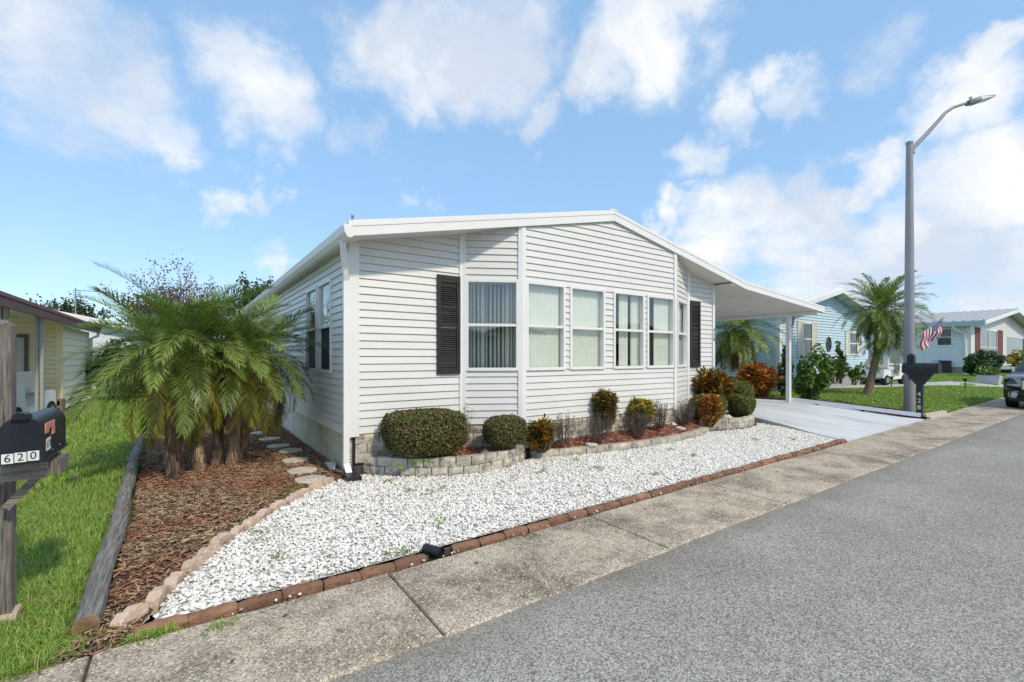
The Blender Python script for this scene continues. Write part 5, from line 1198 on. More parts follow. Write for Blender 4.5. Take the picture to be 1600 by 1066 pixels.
simple_window(bh, P, *s_w1, w1z0, w1z1); simple_window(bh, P, *s_w2, w2z0, w2z1)
ws_ = s_w1[1]-s_w1[0]
for a, b, z0, z1 in ((s_w1[0]-.40, s_w1[0]-.02, w1z0-.05, w1z1+.05), (s_w1[1]+.02, s_w1[1]+.40, w1z0-.05, w1z1+.05), (s_w2[0]-.38, s_w2[0]-.02, w2z0-.05, w2z1+.05), (s_w2[1]+.02, s_w2[1]+.38, w2z0-.05, w2z1+.05)): board_shutter(bh, P, a, b, z0, z1, M_CREAMT)
oY = .55
rf = part('roof', slab(slab(MB(), BX-.35, BEZ-.35*sl_+.13, BRX, BRZ+.13, BY-oY+.04, BY+13.3, .07), BRX+.001, BRZ+.13, BX+BW+.35, BEZ-.35*sl_+.13, BY-oY+.04, BY+13.3, .07), M_ROOF, bh)
for xa, xb, za, zc in ((BX-.37, BRX, BEZ-.37*sl_, BRZ), (BRX, BX+BW+.37, BRZ, BEZ-.37*sl_)):
    part('fascia', slab(MB(), xa, za-.01, xb-.001, zc-.01, BY-oY, BY-oY+.035, .17), M_TRIM, rf); part('soffit', slab(MB(), xa, za+.02, xb-.001, zc+.02, BY-oY+.036, BY+.1, .012), mat('teal_soffit', (.36, .50, .52), rough=.6), rf)
for k in range(30): part('roof_seam', slab(MB(), BX-.34, BEZ-.34*sl_+.201, BRX, BRZ+.201, BY-.4+k*.42, BY-.36+k*.42, .03), M_ROOF, rf)
orn = MB(); ocx, ocz = atY(1293.5, BY), zat(538, atY(1293.5, BY), BY)
orn.tube([(ocx+.22*math.cos(a), BY-.04, ocz+.30*math.sin(a)) for a in [k*math.pi/12 for k in range(25)]], .022, 6)
for k in range(8): a = k*.785; orn.tube([(ocx, BY-.05, ocz), (ocx+.2*math.cos(a+.5), BY-.05, ocz+.27*math.sin(a+.5))], .018, 5)
props(link('wall_ornament', orn.mesh('wall_ornament'), M_DKMETAL), 'dark round metal ornament hanging on the pale blue house front', 'ornament')
bo = MB(); bx_ = atY(1308, BY); bz_ = zat(537, bx_, BY)
for k in range(5): bo.hull([(bx_+.13*k-.3, BY-.03, bz_+.05*math.sin(k)), (bx_+.13*k-.22, BY-.03, bz_+.10+.05*math.sin(k)), (bx_+.13*k-.18, BY-.03, bz_+.02)], [(bx_+.13*k-.3, BY-.045, bz_+.05*math.sin(k)), (bx_+.13*k-.22, BY-.045, bz_+.10+.05*math.sin(k)), (bx_+.13*k-.18, BY-.045, bz_+.02)])
props(link('wall_ornament', bo.mesh('wall_ornament'), M_DKMETAL), 'small metal birds ornament right of the round one on the blue wall', 'ornament')
# white house with maroon shutters at the far right
WX, WY, WG = 44.0, 8.35, .36; wh = thing('house', (WX, WY, WG), 'off white house with metal roof and maroon shutters at the far right', 'house')
wd = depth(WX, WY); WEZ = zat(507, WX, WY); WRX = atY(1592, WY-.8); WRZ = WEZ+1.35; ksl = (WRZ-WEZ)/(WRX-WX); WW = 2*(WRX-WX)
hf = [(WEZ+.05, ksl), (WEZ+.05+2*(WRX-WX)*ksl, -ksl)]
wall_panel(wh, (WX, WY), (WX+WW, WY), WG+.5, WRZ, hf, [(atY(1572, WY)-WX, WG+.6, WW-2.5, WEZ-.6)], M_SIDING, cm=.125, lap=.03, joined=True)
wall_panel(wh, (WX, WY+13), (WX, WY), WG+.5, WEZ+.05, [], [], M_WHITEB, cm=.125, lap=.03, joined=True)  # side wall bluer than the sunlit front: its shade is put into the colour
part('foundation', MB().box(WX+.02, WY+.02, WG-.2, WX+WW, WY+13, WG+.51), M_GREYFND, wh)
part('porch_screen', MB().box(atY(1572, WY), WY+.03, WG+.5, WX+WW-2.4, WY+.06, WEZ-.5), M_DARKGL, wh); part('back_wall', MB().box(WX, WY+12.9, WG, WX+WW, WY+13, WEZ), M_WHITEB, wh)
part('corner_post', MB().box(WX-.04, WY-.04, WG+.5, WX+.25, WY+.2, WEZ), M_TRIM, wh)
P = on_panel((WX, WY), (WX+1, WY)); sz0, sz1 = zat(572, WX, WY), zat(511, WX, WY)
for a, b in ((1530.5, 1543.5), (1545, 1557)): simple_window(wh, P, atY(a, WY)-WX, atY(b, WY)-WX, sz0, sz1, w=.09)
for a, b in ((1523, 1530), (1558, 1565.5)): board_shutter(wh, P, atY(a, WY)-WX, atY(b, WY)-WX, sz0-.1, sz1+.05, M_MAROON)
Pl = on_panel((WX, WY+13), (WX, WY)); 
def sY(px): r = ray(px, 558); return (WY+13) - WX*r.y/r.x
simple_window(wh, Pl, sY(1463), sY(1489), zat(541, WX, WX*ray(1476, 558).y/ray(1476, 558).x), zat(513, WX, WX*ray(1476, 558).y/ray(1476, 558).x), w=.08)
rf = part('roof', slab(slab(MB(), WX-.5, WEZ-.5*ksl+.2, WRX, WRZ+.2, WY-.8, WY+13.4, .1), WRX+.001, WRZ+.2, WX+WW+.5, WEZ-.5*ksl+.2, WY-.8, WY+13.4, .1), mat('grey_metal_roof', (.46, .465, .475), (.52, .525, .535), 1.5, .45), wh)
for k in range(28): part('roof_seam', slab(MB(), WX-.5, WEZ-.5*ksl+.302, WRX, WRZ+.302, WY-.75+k*.5, WY-.68+k*.5, .05), mat('grey_roof_seam', (.34, .345, .355), rough=.5), rf)
part('fascia', slab(MB(), WX-.52, WEZ-.52*ksl, WRX-.01, WRZ, WY-.84, WY-.801, .24), M_TRIM, rf); part('fascia', slab(MB(), WRX+.001, WRZ, WX+WW+.5, WEZ-.5*ksl, WY-.84, WY-.801, .24), M_TRIM, rf)
part('soffit', slab(MB(), WX-.5, WEZ-.5*ksl+.04, WRX-.01, WRZ+.04, WY-.8, WY+.1, .02), M_SOFFIT, rf)
part('gutter', MB().box(WX-.66, WY-.8, WEZ-.12, WX-.53, WY+13, WEZ+.12), mat('teal_gutter', (.40, .50, .54), rough=.5), wh)
part('downspout', MB().tube([(WX-.55, WY+.8, WEZ-.1), (WX-.5, WY+.7, WEZ-.35), (WX-.12, WY+.25, WEZ-.65), (WX-.10, WY+.2, WG)], .09, 8), M_TRIM, wh)
# cream house with brown fascia on the left
LXh = -2.83; LYh = 17.85
lh = thing('house', (LXh, LYh, 0), 'cream sided house with brown roof edge and open carport on the far left', 'house')
wall_panel(lh, (LXh-9, LYh), (LXh, LYh), .1, 2.75, [(2.75-0, 0)], [], M_CREAM, cm=.125, lap=.03, joined=True)
wall_panel(lh, (LXh, LYh), (LXh, LYh+4.2), .1, 2.42, [], [], M_CREAM2, cm=.20, lap=.03, joined=True)
part('corner_post', MB().box(LXh-.12, LYh-.03, .05, LXh+.03, LYh+.12, 2.42), M_CREAM, lh); part('corner_post', MB().box(LXh-.1, LYh+4.1, .05, LXh+.04, LYh+4.24, 2.42), M_CREAM2, lh)
part('plinth', MB().box(LXh-9, LYh+.02, -.02, LXh-.01, LYh+4.2, .11), M_GREYFND, lh)
rf = part('roof', slab(MB(), -8.5, 3.05, -2.52, 2.56, 10.9, LYh+4.5, .06), M_ROOF, lh)
part('fascia', MB().box(-2.56, 10.9, 2.40, -2.50, LYh+4.5, 2.56), M_BROWNF, rf); part('fascia_lip', MB().box(-2.60, 10.9, 2.56, -2.47, LYh+4.5, 2.63), M_BROWNF, rf); part('ceiling', slab(MB(), -8.4, 2.98, -2.58, 2.50, 11.0, LYh+4.4, .03), M_SOFFIT, rf)
structure('carport_bounce_floor', MB().box(-8.4, 5.0, -.1, -2.75, LYh, .004), M_CONC2, 'pale concrete floor added under the left carport to bounce light')  # pale slab added to throw light up onto the cream wall
def xpost(px, Y): return atY(px, Y)
for px, Y in ((62, 14.6), (5, 12.6)):
    x = xpost(px, Y); part('carport_post', MB().box(x-.07, Y-.05, -.02, x-.012, Y+.05, 2.50).box(x+.012, Y-.05, -.02, x+.07, Y+.05, 2.50), mat('grey_post', (.34, .34, .31), rough=.6), lh)
dX0, dX1 = atY(21, LYh-.02), atY(38, LYh-.02); P = on_panel((0, LYh), (1, LYh))
dr = part('door', pbox(MB(), P, dX0, dX1, .12, zat(528, dX1, LYh)-.0, .016, .05), mat('grey_door', (.50, .50, .47), (.54, .54, .5), 3, .5), lh); part('door_frame', frame_mb(P, dX0-.08, dX1+.08, .05, zat(526, dX1, LYh)+.06, w=.075, o0=.012, o1=.07), mat('brown_frame', (.13, .11, .09), rough=.6), dr)
part('gutter_elbow', MB().tube([(LXh+.3, LYh+4.2, 2.45), (LXh+.28, LYh+4.2, 2.30), (LXh+.10, LYh+4.15, 2.20), (LXh+.06, LYh+4.15, .1)], .05, 8), M_TRIM, lh)
def hollow_block(x, y, z, lb):
    t = thing('concrete_block', (x, y, z), lb, 'concrete block'); part('shell', MB().box(x-.2, y+.03, z, x+.2, y+.2, z+.2).box(x-.2, y-.2, z, x-.15, y+.029, z+.2).box(x-.02, y-.2, z, x+.02, y+.029, z+.2).box(x+.15, y-.2, z, x+.2, y+.029, z+.2).box(x-.149, y-.2, z, x-.021, y+.028, z+.035).box(x+.021, y-.2, z, x+.149, y+.028, z+.035).box(x-.149, y-.2, z+.165, x-.021, y+.028, z+.2).box(x+.021, y-.2, z+.165, x+.149, y+.028, z+.2), M_GREYBLK, t)
cbx = atY(84, 17.5)
hollow_block(cbx, 17.5, .0, 'lower brown hollow block by the corner of the cream house'); hollow_block(cbx-.0, 17.5, .205, 'upper brown hollow block stacked by the corner of the cream house')
# far white house with roof aerial behind it
fh = thing('house', (-2.5, 30, 0), 'plain white house with pale roof seen past the cream house', 'house')
part('wall', MB().box(-9.5, 30, -.1, -1.3, 38, 2.7), M_WHITEB, fh); rf = part('roof', slab(slab(MB(), -10, 3.3, -5.4, 3.70, 29.6, 38.4, .1), -5.399, 3.70, -.9, 2.75, 29.6, 38.4, .1), M_ROOF, fh); part('fascia', slab(MB(), -5.4, 3.53, -.9, 2.6, 29.56, 29.599, .2), M_TRIM, rf)
part('gable_wall', MB().face([(-9.5, 29.99, 2.7), (-1.3, 29.99, 2.7), (-5.4, 29.99, 3.6), (-9.5, 29.99, 3.2)]), M_WHITEB, fh)
ae = thing('roof_aerial', (atY(118, 28), 28, 3.5), 'thin television aerial rising above the far white roof', 'aerial'); xa = atY(118, 29.8); za = zat(450, xa, 29.8)
part('mast', MB().tube([(xa, 29.8, 3.0), (xa, 29.8, za)], .025, 6), M_GALV, ae); part('boom', MB().tube([(xa-.1, 29.8, za-.12), (xa+1.1, 29.8, za-.1)], .018, 5), M_GALV, ae)
for k in range(5): part('element', MB().tube([(xa+.1+.2*k, 29.5, za-.11), (xa+.1+.2*k, 30.1, za-.11)], .01, 4), M_GALV, ae)

# houses across the street, behind the camera: the bay windows mirror them
for k, (x0, w, m, rm, lb) in enumerate(((-16, 8.5, M_WHITEB, M_DKMETAL, 'white house across the street mirrored in the angled bay window'), (-3.5, 8, M_CREAM2, M_GREYFND, 'cream house across the street behind the viewer'), (9, 8.5, M_BLUE, M_DKMETAL, 'pale blue house across the street mirrored in the bay windows'), (22, 9, M_CREAM, M_GREYFND, 'yellow cream house across the street mirrored in the bay windows'), (36, 9, M_WHITEB, M_DKMETAL, 'far white house across the street mirrored in the bay windows'))):
    oh = thing('house', (x0, -11, 0), lb, 'house'); xm = x0+w/2
    wl_ = MB().box(x0, -24, -.1, x0+w, -11, 2.9); wl_.hull([(x0, -24, 2.901), (x0+w, -24, 2.901), (xm, -24, 3.85)], [(x0, -11, 2.901), (x0+w, -11, 2.901), (xm, -11, 3.85)]); part('wall', wl_, m, oh)
    part('roof', slab(slab(MB(), x0-.4, 2.86, xm, 3.86, -24.4, -10.5, .12), xm+.001, 3.86, x0+w+.4, 2.86, -24.4, -10.5, .12), rm, oh)
    P = on_panel((x0+w, -11), (x0, -11))
    for a in (1.0, 3.2, 5.6): simple_window(oh, P, a, a+1.3, 1.2, 2.5)

# ------------------------------------------------------------------ vehicles
def wheel(root, x, y, z, r, w, axis=(0, 1, 0)):
    wl = part('wheel', MB().cyl((x, y, z), axis, r, w, 26), M_RUB, root); ax = Vector(axis)
    for s in (-1, 1): part('rim', MB().cyl(Vector((x, y, z))+ax*s*(w/2+.004), axis, r*.64, .012, 20), M_CHROME, wl)
    part('hub', MB().cyl((x, y, z), axis, r*.2, w+.04, 12), M_DKMETAL, wl)
SX, SY0, SY1 = 20.15, 1.32, 3.14
suv = thing('parked_car', (SX+2.3, (SY0+SY1)/2, 0), 'black sport utility car parked at the kerb, cut by the right edge', 'car')
prof = [(.06, .30), (.0, .45), (.02, .78), (.10, .93), (.45, 1.02), (1.35, 1.12), (2.05, 1.66), (2.7, 1.73), (4.1, 1.66), (4.62, 1.15), (4.68, .55), (4.55, .30)]
def loft(mb, secs):
    n = len(secs[0]); ids = []
    for s in secs: ids.append(len(mb.v)); mb.v += [tuple(p) for p in s]
    for a, b in zip(ids, ids[1:]):
        for k in range(n): mb.f.append([a+k, a+(k+1) % n, b+(k+1) % n, b+k])
    mb.f.append([ids[0]+k for k in range(n)][::-1]); mb.f.append([ids[-1]+k for k in range(n)]); return mb
ym = (SY0+SY1)/2; hw = (SY1-SY0)/2; secs = []
for t in (-1, -.96, -.85, -.5, 0, .5, .85, .96, 1):
    ss = []
    for (x, z) in prof:
        tuck = max(0, z-1.0)*.36; fr = .16*abs(t)**3*max(0, 1-x/.9)*(1 if x < .9 else 0); zz2 = z-(.05*abs(t)**4 if z > .9 else 0); ss.append((SX+x+fr*1.3, ym+t*(hw-tuck), zz2))
    secs.append(ss)
bm_ = MB(); loft(bm_, secs); part('body', bm_, M_CARP, suv, smooth=True)
gp = [(1.44, 1.14), (2.08, 1.62), (2.7, 1.675), (4.0, 1.61), (4.45, 1.18)]
for s in (-1, 1): part('side_window', MB().hull([(SX+x+.1, ym+s*(hw-max(0, z-1.0)*.36+.004), z) for x, z in gp], [(SX+x+.1, ym+s*(hw-max(0, z-1.0)*.36-.02), z) for x, z in gp]), M_CARGL, suv)
part('windscreen', MB().hull([(SX+1.36, ym-hw+.10, 1.125), (SX+1.36, ym+hw-.10, 1.125), (SX+2.02, ym+hw-.30, 1.645), (SX+2.02, ym-hw+.30, 1.645)], [(SX+1.33, ym-hw+.10, 1.14), (SX+1.33, ym+hw-.10, 1.14), (SX+1.99, ym+hw-.30, 1.66), (SX+1.99, ym-hw+.30, 1.66)]), M_CARGL, suv)
part('grille', MB().box(SX-.012, ym-.48, .60, SX+.05, ym+.48, .86), M_CHROME, suv)
for k in range(3): part('grille_bar', MB().box(SX-.03, ym-.5, .62+.085*k, SX-.013, ym+.5, .66+.085*k), M_CHROME, suv)
for s in (-1, 1):
    part('headlight', MB().hull([(SX+.03, ym+s*.52, .70), (SX+.16, ym+s*.82, .74), (SX+.16, ym+s*.82, .70), (SX+.04, ym+s*.52, .66)], [(SX+.06, ym+s*.52, .90), (SX+.33, ym+s*(hw-.02), .96), (SX+.33, ym+s*(hw-.02), .88), (SX+.08, ym+s*.52, .86)]), M_LAMPGL, suv)
    part('fog_lamp', MB().cyl((SX+.06, ym+s*.66, .44), (1, 0, 0), .075, .06, 14), M_LAMPGL, suv); part('fog_trim', MB().tube([(SX+.02+.09*abs(math.cos(a)), ym+s*(.66+.13*math.cos(a)), .44+.10*math.sin(a)) for a in [k*math.pi/8 for k in range(17)]], .014, 6), M_CHROME, suv)
    part('mirror', bevel_mesh(MB().box(SX+1.45, ym+s*(hw+.14)-.12, 1.02, SX+1.62, ym+s*(hw+.14)+.12, 1.18).mesh('mirror', False), .03, 2).copy() and MB().hull([(SX+1.45, ym+s*(hw+.02), 1.02), (SX+1.62, ym+s*(hw+.02), 1.02), (SX+1.60, ym+s*(hw+.26), 1.04), (SX+1.48, ym+s*(hw+.26), 1.04)], [(SX+1.45, ym+s*(hw+.02), 1.16), (SX+1.62, ym+s*(hw+.02), 1.16), (SX+1.60, ym+s*(hw+.25), 1.15), (SX+1.48, ym+s*(hw+.25), 1.15)]), M_CARP, suv)
    for x in (.88, 3.72): wheel(suv, SX+x, ym+s*(hw-.10), .36, .36, .23)
part('bumper', MB().hull([(SX+.10, ym-hw+.12, .24), (SX-.03, ym-.4, .24), (SX-.03, ym+.4, .24), (SX+.10, ym+hw-.12, .24), (SX+.4, ym+hw-.12, .24), (SX+.4, ym-hw+.12, .24)], [(SX+.10, ym-hw+.10, .42), (SX-.04, ym-.4, .40), (SX-.04, ym+.4, .40), (SX+.10, ym+hw-.10, .42), (SX+.4, ym+hw-.10, .42), (SX+.4, ym-hw+.10, .42)]), M_BLKPL, suv)
def golf_cart(name_loc, rz, label, star=True, top=True):
    x0, y0, z0 = name_loc; t = thing('golf_cart', name_loc, label, 'golf cart', rz=rz)
    def p(n, mb, m, par=None, smooth=None): return link(n, mb.mesh(n, smooth), m, par or t, world=False)
    side_p = [(-1.15, .30), (-1.18, .62), (-1.02, .86), (-.62, .98), (-.45, .92), (-.36, .40), (.35, .38), (.45, .70), (1.05, .72), (1.12, .35), (.9, .26), (-.9, .26)]
    p('body', loft(MB(), [[(x, y*.94 if abs(y) > .5 else y, z) for x, z in side_p] for y in (-.58, -.50, 0, .50, .58)]), M_CARTW)
    p('front_panel', MB().hull([(-1.19, -.30, .44), (-1.19, .30, .44), (-1.10, .30, .44), (-1.10, -.30, .44)], [(-1.20, -.30, .56), (-1.20, .30, .56), (-1.1, .30, .56), (-1.1, -.30, .56)]), M_DKMETAL)
    for s in (-1, 1):
        p('headlight', MB().box(-1.15, s*.38-.14, .66, -1.08, s*.38+.14, .80), M_LAMPGL)
        for x in (-.78, .80): w = p('wheel', MB().cyl((x, s*.48, .23), (0, 1, 0), .23, .18, 18), M_RUB); p('rim', MB().cyl((x, s*.575, .23), (0, 1, 0), .13, .02, 14), M_CHROME, w)
        for x, zt in (((-.5, 1.88), (.62, 1.88)) if top else ()): p('roof_post', MB().tube([(x, s*.52, .7), (x+.06, s*.52, zt)], .02, 6), M_DKMETAL)
    p('seat', MB().box(-.02, -.5, .72, .50, .5, .84).box(.50, -.5, .80, .60, .5, 1.2), M_CREAMT); top and p('roof', MB().box(-.62, -.62, 1.88, .85, .62, 1.93), M_CARTW); p('steering_wheel', MB().tube([(-.30+.06*math.cos(a), .25+.17*math.sin(a), 1.0+.15*math.cos(a)) for a in [k*math.pi/8 for k in range(17)]], .014, 6), M_DKMETAL)
    if star:
        pts = []
        for k in range(10): rr_ = .19 if k % 2 == 0 else .08; a = k*math.pi/5; pts.append((-.82+rr_*math.sin(a), .588, .66+rr_*math.cos(a)))
        p('star_decal', MB().hull(pts, [(x, y-.03, z) for x, y, z in pts]), M_STAR)
    return t
gq = CD*22.3+CR*((1378-800)/732*22.3)
golf_cart((gq.x, gq.y, float(gz(gq.x, gq.y))+.01), math.atan2(CR.y, CR.x)+math.pi+R_(28), 'white golf cart with a red star parked beside the blue house', True, False)
gx, gy = atY(4, 15.4), 15.4
golf_cart((gx, gy, 0), R_(80), 'white golf cart under the cream house carport behind the wooden post', False, False)

# ------------------------------------------------------------------ right hand shrubs and small garden things
def leafy_bush(name, label, x, y, z, rx, ry, h, m, n, size, seed, cat='bush', open_=.5, six=True, stems=9, group=None):
    t = thing(name, (x, y, z), label, cat, group); r = np.random.default_rng(seed); st = MB(); P = []; Nn = []; cl = []
    for k in range(stems*3):
        v = r.normal(0, 1, 3); v /= np.linalg.norm(v); rad = r.uniform(.35, .92); c = np.array([x+v[0]*rx*rad, y+v[1]*ry*rad, z+h*(.52+.48*v[2]*rad)]); cl.append((c, r.uniform(.22, .40)))
        if k < stems: st.tube([(x+v[0]*.06, y+v[1]*.06, z-.04), ((x+c[0])/2, (y+c[1])/2, z+(c[2]-z)*.6), tuple(c)], [.022, .014, .006], 5)
    for k in range(n):
        c, cr_ = cl[r.integers(len(cl))]; v = r.normal(0, 1, 3); v /= np.linalg.norm(v); q = r.uniform(.4, 1.0)**.5; P.append(c+v*cr_*q*np.array([rx, ry, h*.55])); Nn.append(v+np.array([0, 0, .6]))
    P = np.array(P); P[:, 2] = np.maximum(P[:, 2], z+.03)
    part('stem', st, M_WOODB, t); link('foliage', leaves(P, np.array(Nn), size, .6, .5, six=six), m, t, kind='stuff'); return t
def bush_at(label, px0, px1, py0, py1, Y, m, n, size, seed, **k):
    X, Y, z, rx, h = place(px0, px1, py0, py1, Y); return leafy_bush('leafy_bush', label, X, Y, z, rx, rx*.9, h, m, n, size, seed, **k)
bush_at('large leafy green bush right of the carport post', 1240, 1302, 548, 632, 6.35, M_GREENL, 2600, .12, 1)
bush_at('dark vine leaved bush left of the carport post', 1210, 1238, 540, 628, 7.6, M_DKGREEN, 700, .13, 2)
bush_at('yellow green bush in front of the blue wall', 1286, 1320, 560, 598, 7.5, mat('lime_leaf', (.2, .25, .04), island=[(.12, .19, .03), (.20, .27, .04), (.35, .32, .05), (.08, .15, .025)], rough=.4, transl=.2), 900, .10, 3)
bush_at('tall thin green shrub against the blue house', 1302, 1322, 540, 598, 7.7, M_GREENL, 320, .13, 4, stems=5)
bush_at('open green shrub below the blue house window', 1318, 1350, 560, 600, 7.6, M_GREENL, 420, .13, 5, stems=6)
X, Y, z, rx, h = place(1509, 1566, 549, 592, 7.0)
leafy_bush('round_bush', 'dark green rounded bush in front of the white house', X, Y, z, rx, rx*.8, h, M_DKGREEN, 5200, .17, 6, stems=12)
xq, yq = G(1592, 577, .36)
leafy_bush('potted_plant', 'spiky ochre green plant beside the screened porch at the right edge', atY(1590, 7.4), 7.4, .40, .8, .8, 1.9, M_CROT_Y, 260, .32, 7, cat='plant', stems=7)
bx_, by_ = atY(1546, 5.55), 5.55; bz_ = float(gz(bx_, by_)); pb = thing('planter_box', (bx_, by_, bz_), 'grey planter box with small green plant on the far path', 'planter')
part('box', MB().hull([(bx_-.3, by_-.35, bz_), (bx_+.3, by_-.35, bz_), (bx_+.3, by_+.35, bz_), (bx_-.3, by_+.35, bz_)], [(bx_-.36, by_-.42, bz_+.42), (bx_+.36, by_-.42, bz_+.42), (bx_+.36, by_+.42, bz_+.42), (bx_-.36, by_+.42, bz_+.42)]), M_PLANT, pb)
link('foliage', leaves(np.c_[bx_+rng.normal(0, .22, 260), by_+rng.normal(0, .25, 260), bz_+.45+np.abs(rng.normal(0, .22, 260))], rng.normal(0, 1, (260, 3)), .16, .4, .6), M_GREENL, pb, kind='stuff')
for px, py, lb in ((1508, 604, 'small black solar lamp on the lawn left of the grey planter'), (1393, 603, 'small black solar lamp by the path behind the street lamp'), (1446, 600, 'small black solar lamp on the lawn right of the mailbox')):
    x, y = G(px, py, .28); z = float(gz(x, y)); s = thing('garden_light', (x, y, z), lb, 'garden light', 'solar garden lights on the lawn'); part('stake', MB().tube([(x, y, z), (x, y, z+.34)], .02, 6), M_DKMETAL, s); part('lantern', MB().tube([(x, y, z+.34), (x, y, z+.42), (x, y, z+.46)], [.05, .06, .13], 10), M_DKMETAL, s)
x, y = atY(1478, 9.6), 9.6; z = .35
bn = thing('rubbish_bin', (x, y, z), 'dark bin with a pale blue bag beside the white house wall', 'bin'); part('bin_body', MB().box(x-.25, y-.28, z, x+.3, y+.28, z+.95), M_DKMETAL, bn); part('bag', MB().hull([(x-.28, y+.3, z+.25), (x+.2, y+.3, z+.25), (x+.2, y+.75, z+.25), (x-.28, y+.75, z+.25)], [(x-.2, y+.35, z+1.0), (x+.1, y+.35, z+1.0), (x+.1, y+.65, z+1.0), (x-.2, y+.65, z+1.0)]), mat('pale_blue_bag', (.35, .50, .68), rough=.5), bn)

# ------------------------------------------------------------------ trees and hedge behind
def tree(label, px0, px1, py0, py1, dep, m, n, leaf, seed, trunk_to=None, bare=0, limbs=26, flat=.8):
    pc = (px0+px1)/2; c = CD*dep+CR*((pc-800)/732*dep); X, Y = c.x, c.y; zt, zbm = 1.55+(558-py0)*dep/732, 1.55+(558-py1)*dep/732; rx = (px1-px0)*dep/732/2; h = zt-zbm
    t = thing('tree', (X, Y, 0), label, 'tree'); r = np.random.default_rng(seed); st = MB(); st.tube([(X, Y, -.1), (X+.1, Y, zbm*.5), (X, Y, zbm+h*.25)], [.24, .18, .12], 10); part('trunk', st, M_WOODB, t)
    lm = MB(); P = []; Nn = []; tips = []
    for k in range(limbs):
        v = r.normal(0, 1, 3); v[2] = abs(v[2])*.9+.1; v /= np.linalg.norm(v); q = r.uniform(.6, 1); e = np.array([X+v[0]*rx*q, Y+v[1]*rx*q, zbm+h*(.12+.86*v[2]*q)]); s = np.array([X, Y, zbm+h*r.uniform(-.05, .3)]); md = (s+e)/2+r.normal(0, .12*rx, 3)
        lm.tube([s, md, e], [.06, .035, .012], 5); tips += [(e, 1.0), (md*.4+e*.6, .9)]
        for j in range(5):
            e2 = e+r.normal(0, .22*rx, 3)*np.array([1, 1, .8])+np.array([0, 0, .12*h]); b = md*(1-.2*j)+e*(.2*j); lm.tube([b, (b+e2)/2+r.normal(0, .04*rx, 3), e2], [.02, .012, .005], 4); tips.append((e2, .8))
    part('limb', lm, M_WOODB, t)
    for k in range(n):
        c, w = tips[r.integers(len(tips))]; v = r.normal(0, 1, 3); P.append(c+v*np.array([.085*rx, .085*rx, .075*h])*(1 if bare == 0 else 1.0)); Nn.append(v+np.array([0, 0, .5]))
    link('crown', leaves(np.array(P), np.array(Nn), leaf, .65, .7), m, t, kind='stuff'); return t
tree('russet half bare tree rising behind the palm clump', 212, 342, 444, 540, 22, M_REDLF, 10000, .10, 3, limbs=60)
tree('green tree behind the left eave of the white house', 375, 455, 456, 530, 30, M_TREELF, 6500, .22, 4)
tree('dark oak above the far white roof on the left', 74, 148, 474, 545, 46, M_TREELF, 6500, .26, 5)
hx, hy = G(178, 606)
for k, lb in enumerate(('dark green hedge bush left of the palm clump', 'dark green hedge bush half hidden behind the palm clump', 'dark green hedge bush hidden deep behind the palm clump')):
    leafy_bush('hedge_bush', lb, -2.0+1.15*k, 22.0+.5*k, -.02, .9, .9, [2.1, 2.3, 2.5][k], M_DKGREEN, 2400, .16, 20+k, cat='hedge', stems=8, group='hedge behind the palm clump')
tree('green tree in the far gap between the blue and the white house', 1370, 1440, 530, 585, 60, M_TREELF, 3500, .4, 8)

# ------------------------------------------------------------------ grass
def blades(P, h0, h1, w, lean=.5):
    n = len(P); a = rng.uniform(0, 6.28, n); h = rng.uniform(h0, h1, n); d = np.stack([np.cos(a), np.sin(a), np.zeros(n)], 1); s = np.stack([-np.sin(a), np.cos(a), np.zeros(n)], 1); l = np.abs(rng.normal(0, lean, n))[:, None]
    ww = (w*rng.uniform(.6, 1.3, n))[:, None]; up = np.array([[0, 0, 1.]]); b = P; m = b+up*(h*.55)[:, None]+d*l*(h*.3)[:, None]; e = b+up*(h*.9)[:, None]*(1-.3*np.minimum(l, 1.2))+d*l*h[:, None]
    V = np.stack([b-s*ww*.5, b+s*ww*.5, m+s*ww*.45, m-s*ww*.45, e], 1).reshape(-1, 3); k = (np.arange(n)*5)[:, None]
    F = np.concatenate([k+np.array([[0, 1, 2]]), k+np.array([[0, 2, 3]]), k+np.array([[3, 2, 4]])]); return np_mesh('grass', V, F)
def lawn_pts(xf, y0, y1, n, power):
    y = y0*((y1/y0)**(rng.uniform(0, 1, n)**power)); x0, x1 = xf(y); return np.c_[x0+(x1-x0)*rng.uniform(0, 1, n), y]
def tuft(n): return 1
a = lawn_pts(lambda y: (-.28*y-.5, np.interp(y, [3, 5.8, 11, 24], [-.54, -.60, -.74, -.74])), 3.18, 7.5, 52000, .9)
b = lawn_pts(lambda y: (-.28*y-.8, np.interp(y, [3, 5.8, 11, 24], [-.54, -.60, -.74, -.74])), 7.5, 24, 42000, 1.0)
b = b[~((b[:, 0] < -2.75) & (b[:, 1] > 17.7))]
m1_, m2_ = blades(np.c_[a, np.full(len(a), -.014)], .045, .125, .0055, .7), blades(np.c_[b, np.full(len(b), -.014)], .06, .15, .012, .7)
props(link('grass', m1_, M_GRASS), 'lush green grass blades of the near left lawn by the mailbox', 'grass', kind='stuff'); props(link('grass', m2_, M_GRASS), 'green grass of the left lawn running back to the cream house', 'grass', kind='stuff')
n = 120000; x = 15.0+33*rng.uniform(0, 1, n)**1.5; y = np.array(3.35)+.03*(x-1)-.03+ (9.0)*rng.uniform(0, 1, n)**1.15; c = np.c_[x, y]
ok = ~in_poly(c, BP) & ~((x > BX-.1) & (x < BX+BW) & (y > BY)) & (x > 15+.25*np.clip(4.2-y, 0, 9)) & ~((x > 43.8) & (y > 8.3)) & (y > np.array([y_in(q) for q in x])+.02)
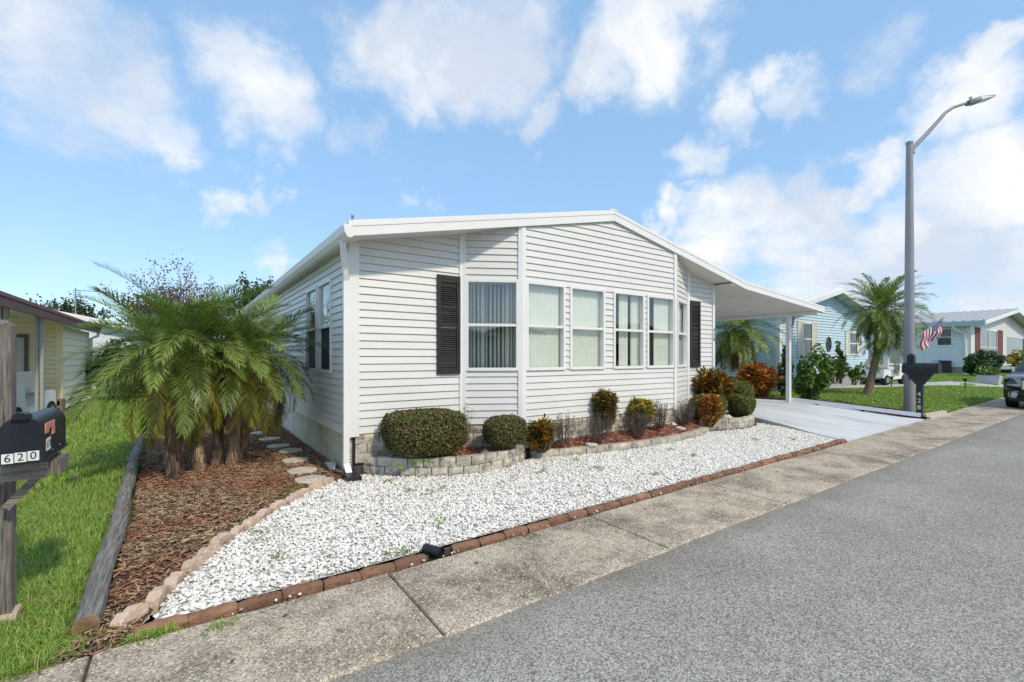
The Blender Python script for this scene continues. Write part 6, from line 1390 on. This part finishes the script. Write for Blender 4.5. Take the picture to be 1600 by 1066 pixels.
pth = [(18.5, 9.5), (21.5, 8.5), (24.5, 7.5), (28, 6.3), (31, 5.1), (33, 4.2), (34.2, 5.9), (32.1, 6.9), (29, 8.1), (25.4, 9.2), (22.1, 10.2), (19.2, 11.1)]
ok &= ~in_poly(c, pth); c = c[ok]
props(link('grass', blades(np.c_[c, np.array(gz(c[:, 0], c[:, 1]))-.014], .05, .11, .020, .7), M_GRASS), 'mown green grass of the right lawn around the palm', 'grass', kind='stuff')
cl = []
for (px, py) in ((345, 905+80), (225, 1003), (240, 998), (255, 996), (210, 1005), (120, 1010), (95, 1030), (60, 1045), (30, 1055)):
    x, y = G(px, py); cl.append(np.c_[x+rng.normal(0, .05, 70), y+rng.normal(0, .02, 70), np.full(70, .0)])
props(link('grass', blades(np.vstack(cl), .03, .08, .006, .9), M_GRASS), 'stray grass tufts along the pavement edge by the timber', 'grass', kind='stuff')

k = 170; lx = rng.uniform(-.1, 10.2, k); ly = np.array([yb(a) for a in lx])+rng.uniform(-.75, 2.0, k); kp = in_poly(np.c_[lx, ly], GP) | (ly < np.array([yb(a) for a in lx])-.1); lx, ly = lx[kp], ly[kp]
lz_ = np.where(ly > np.array([yb(a) for a in lx]), .042, .024)
props(link('fallen_leaves', leaves(np.c_[lx, ly, lz_], np.tile([0, 0, 1.], (len(lx), 1)), .038, .5, .35, .5, 1.3, six=True), mat('fallen_leaf', (.2, .1, .05), island=[(.16, .08, .04), (.28, .16, .08), (.10, .06, .035), (.36, .25, .12)], rough=.8)), 'small brown fallen leaves on the gravel and pavement', 'leaves', kind='stuff')

# grit and shell bits washed along the gutter line
k = 900; gx_ = rng.uniform(-1.5, 17, k)**1.0; gy_ = np.array([y_edge(a) for a in gx_])-np.abs(rng.normal(0, .07, k))-.005
gm_ = scatter('grit', ICO_V, ICO_F, pebbles(np.c_[gx_, gy_], .0025, .0065), np.c_[gx_, gy_, np.full(k, -.003)])
props(link('grit', gm_, mat('gutter_grit', (.4, .35, .3), island=[(.20, .17, .14), (.45, .39, .32), (.66, .61, .54), (.30, .25, .20)], rough=.9)), 'fine grit and shell bits along the edge of the asphalt', 'grit', kind='stuff')
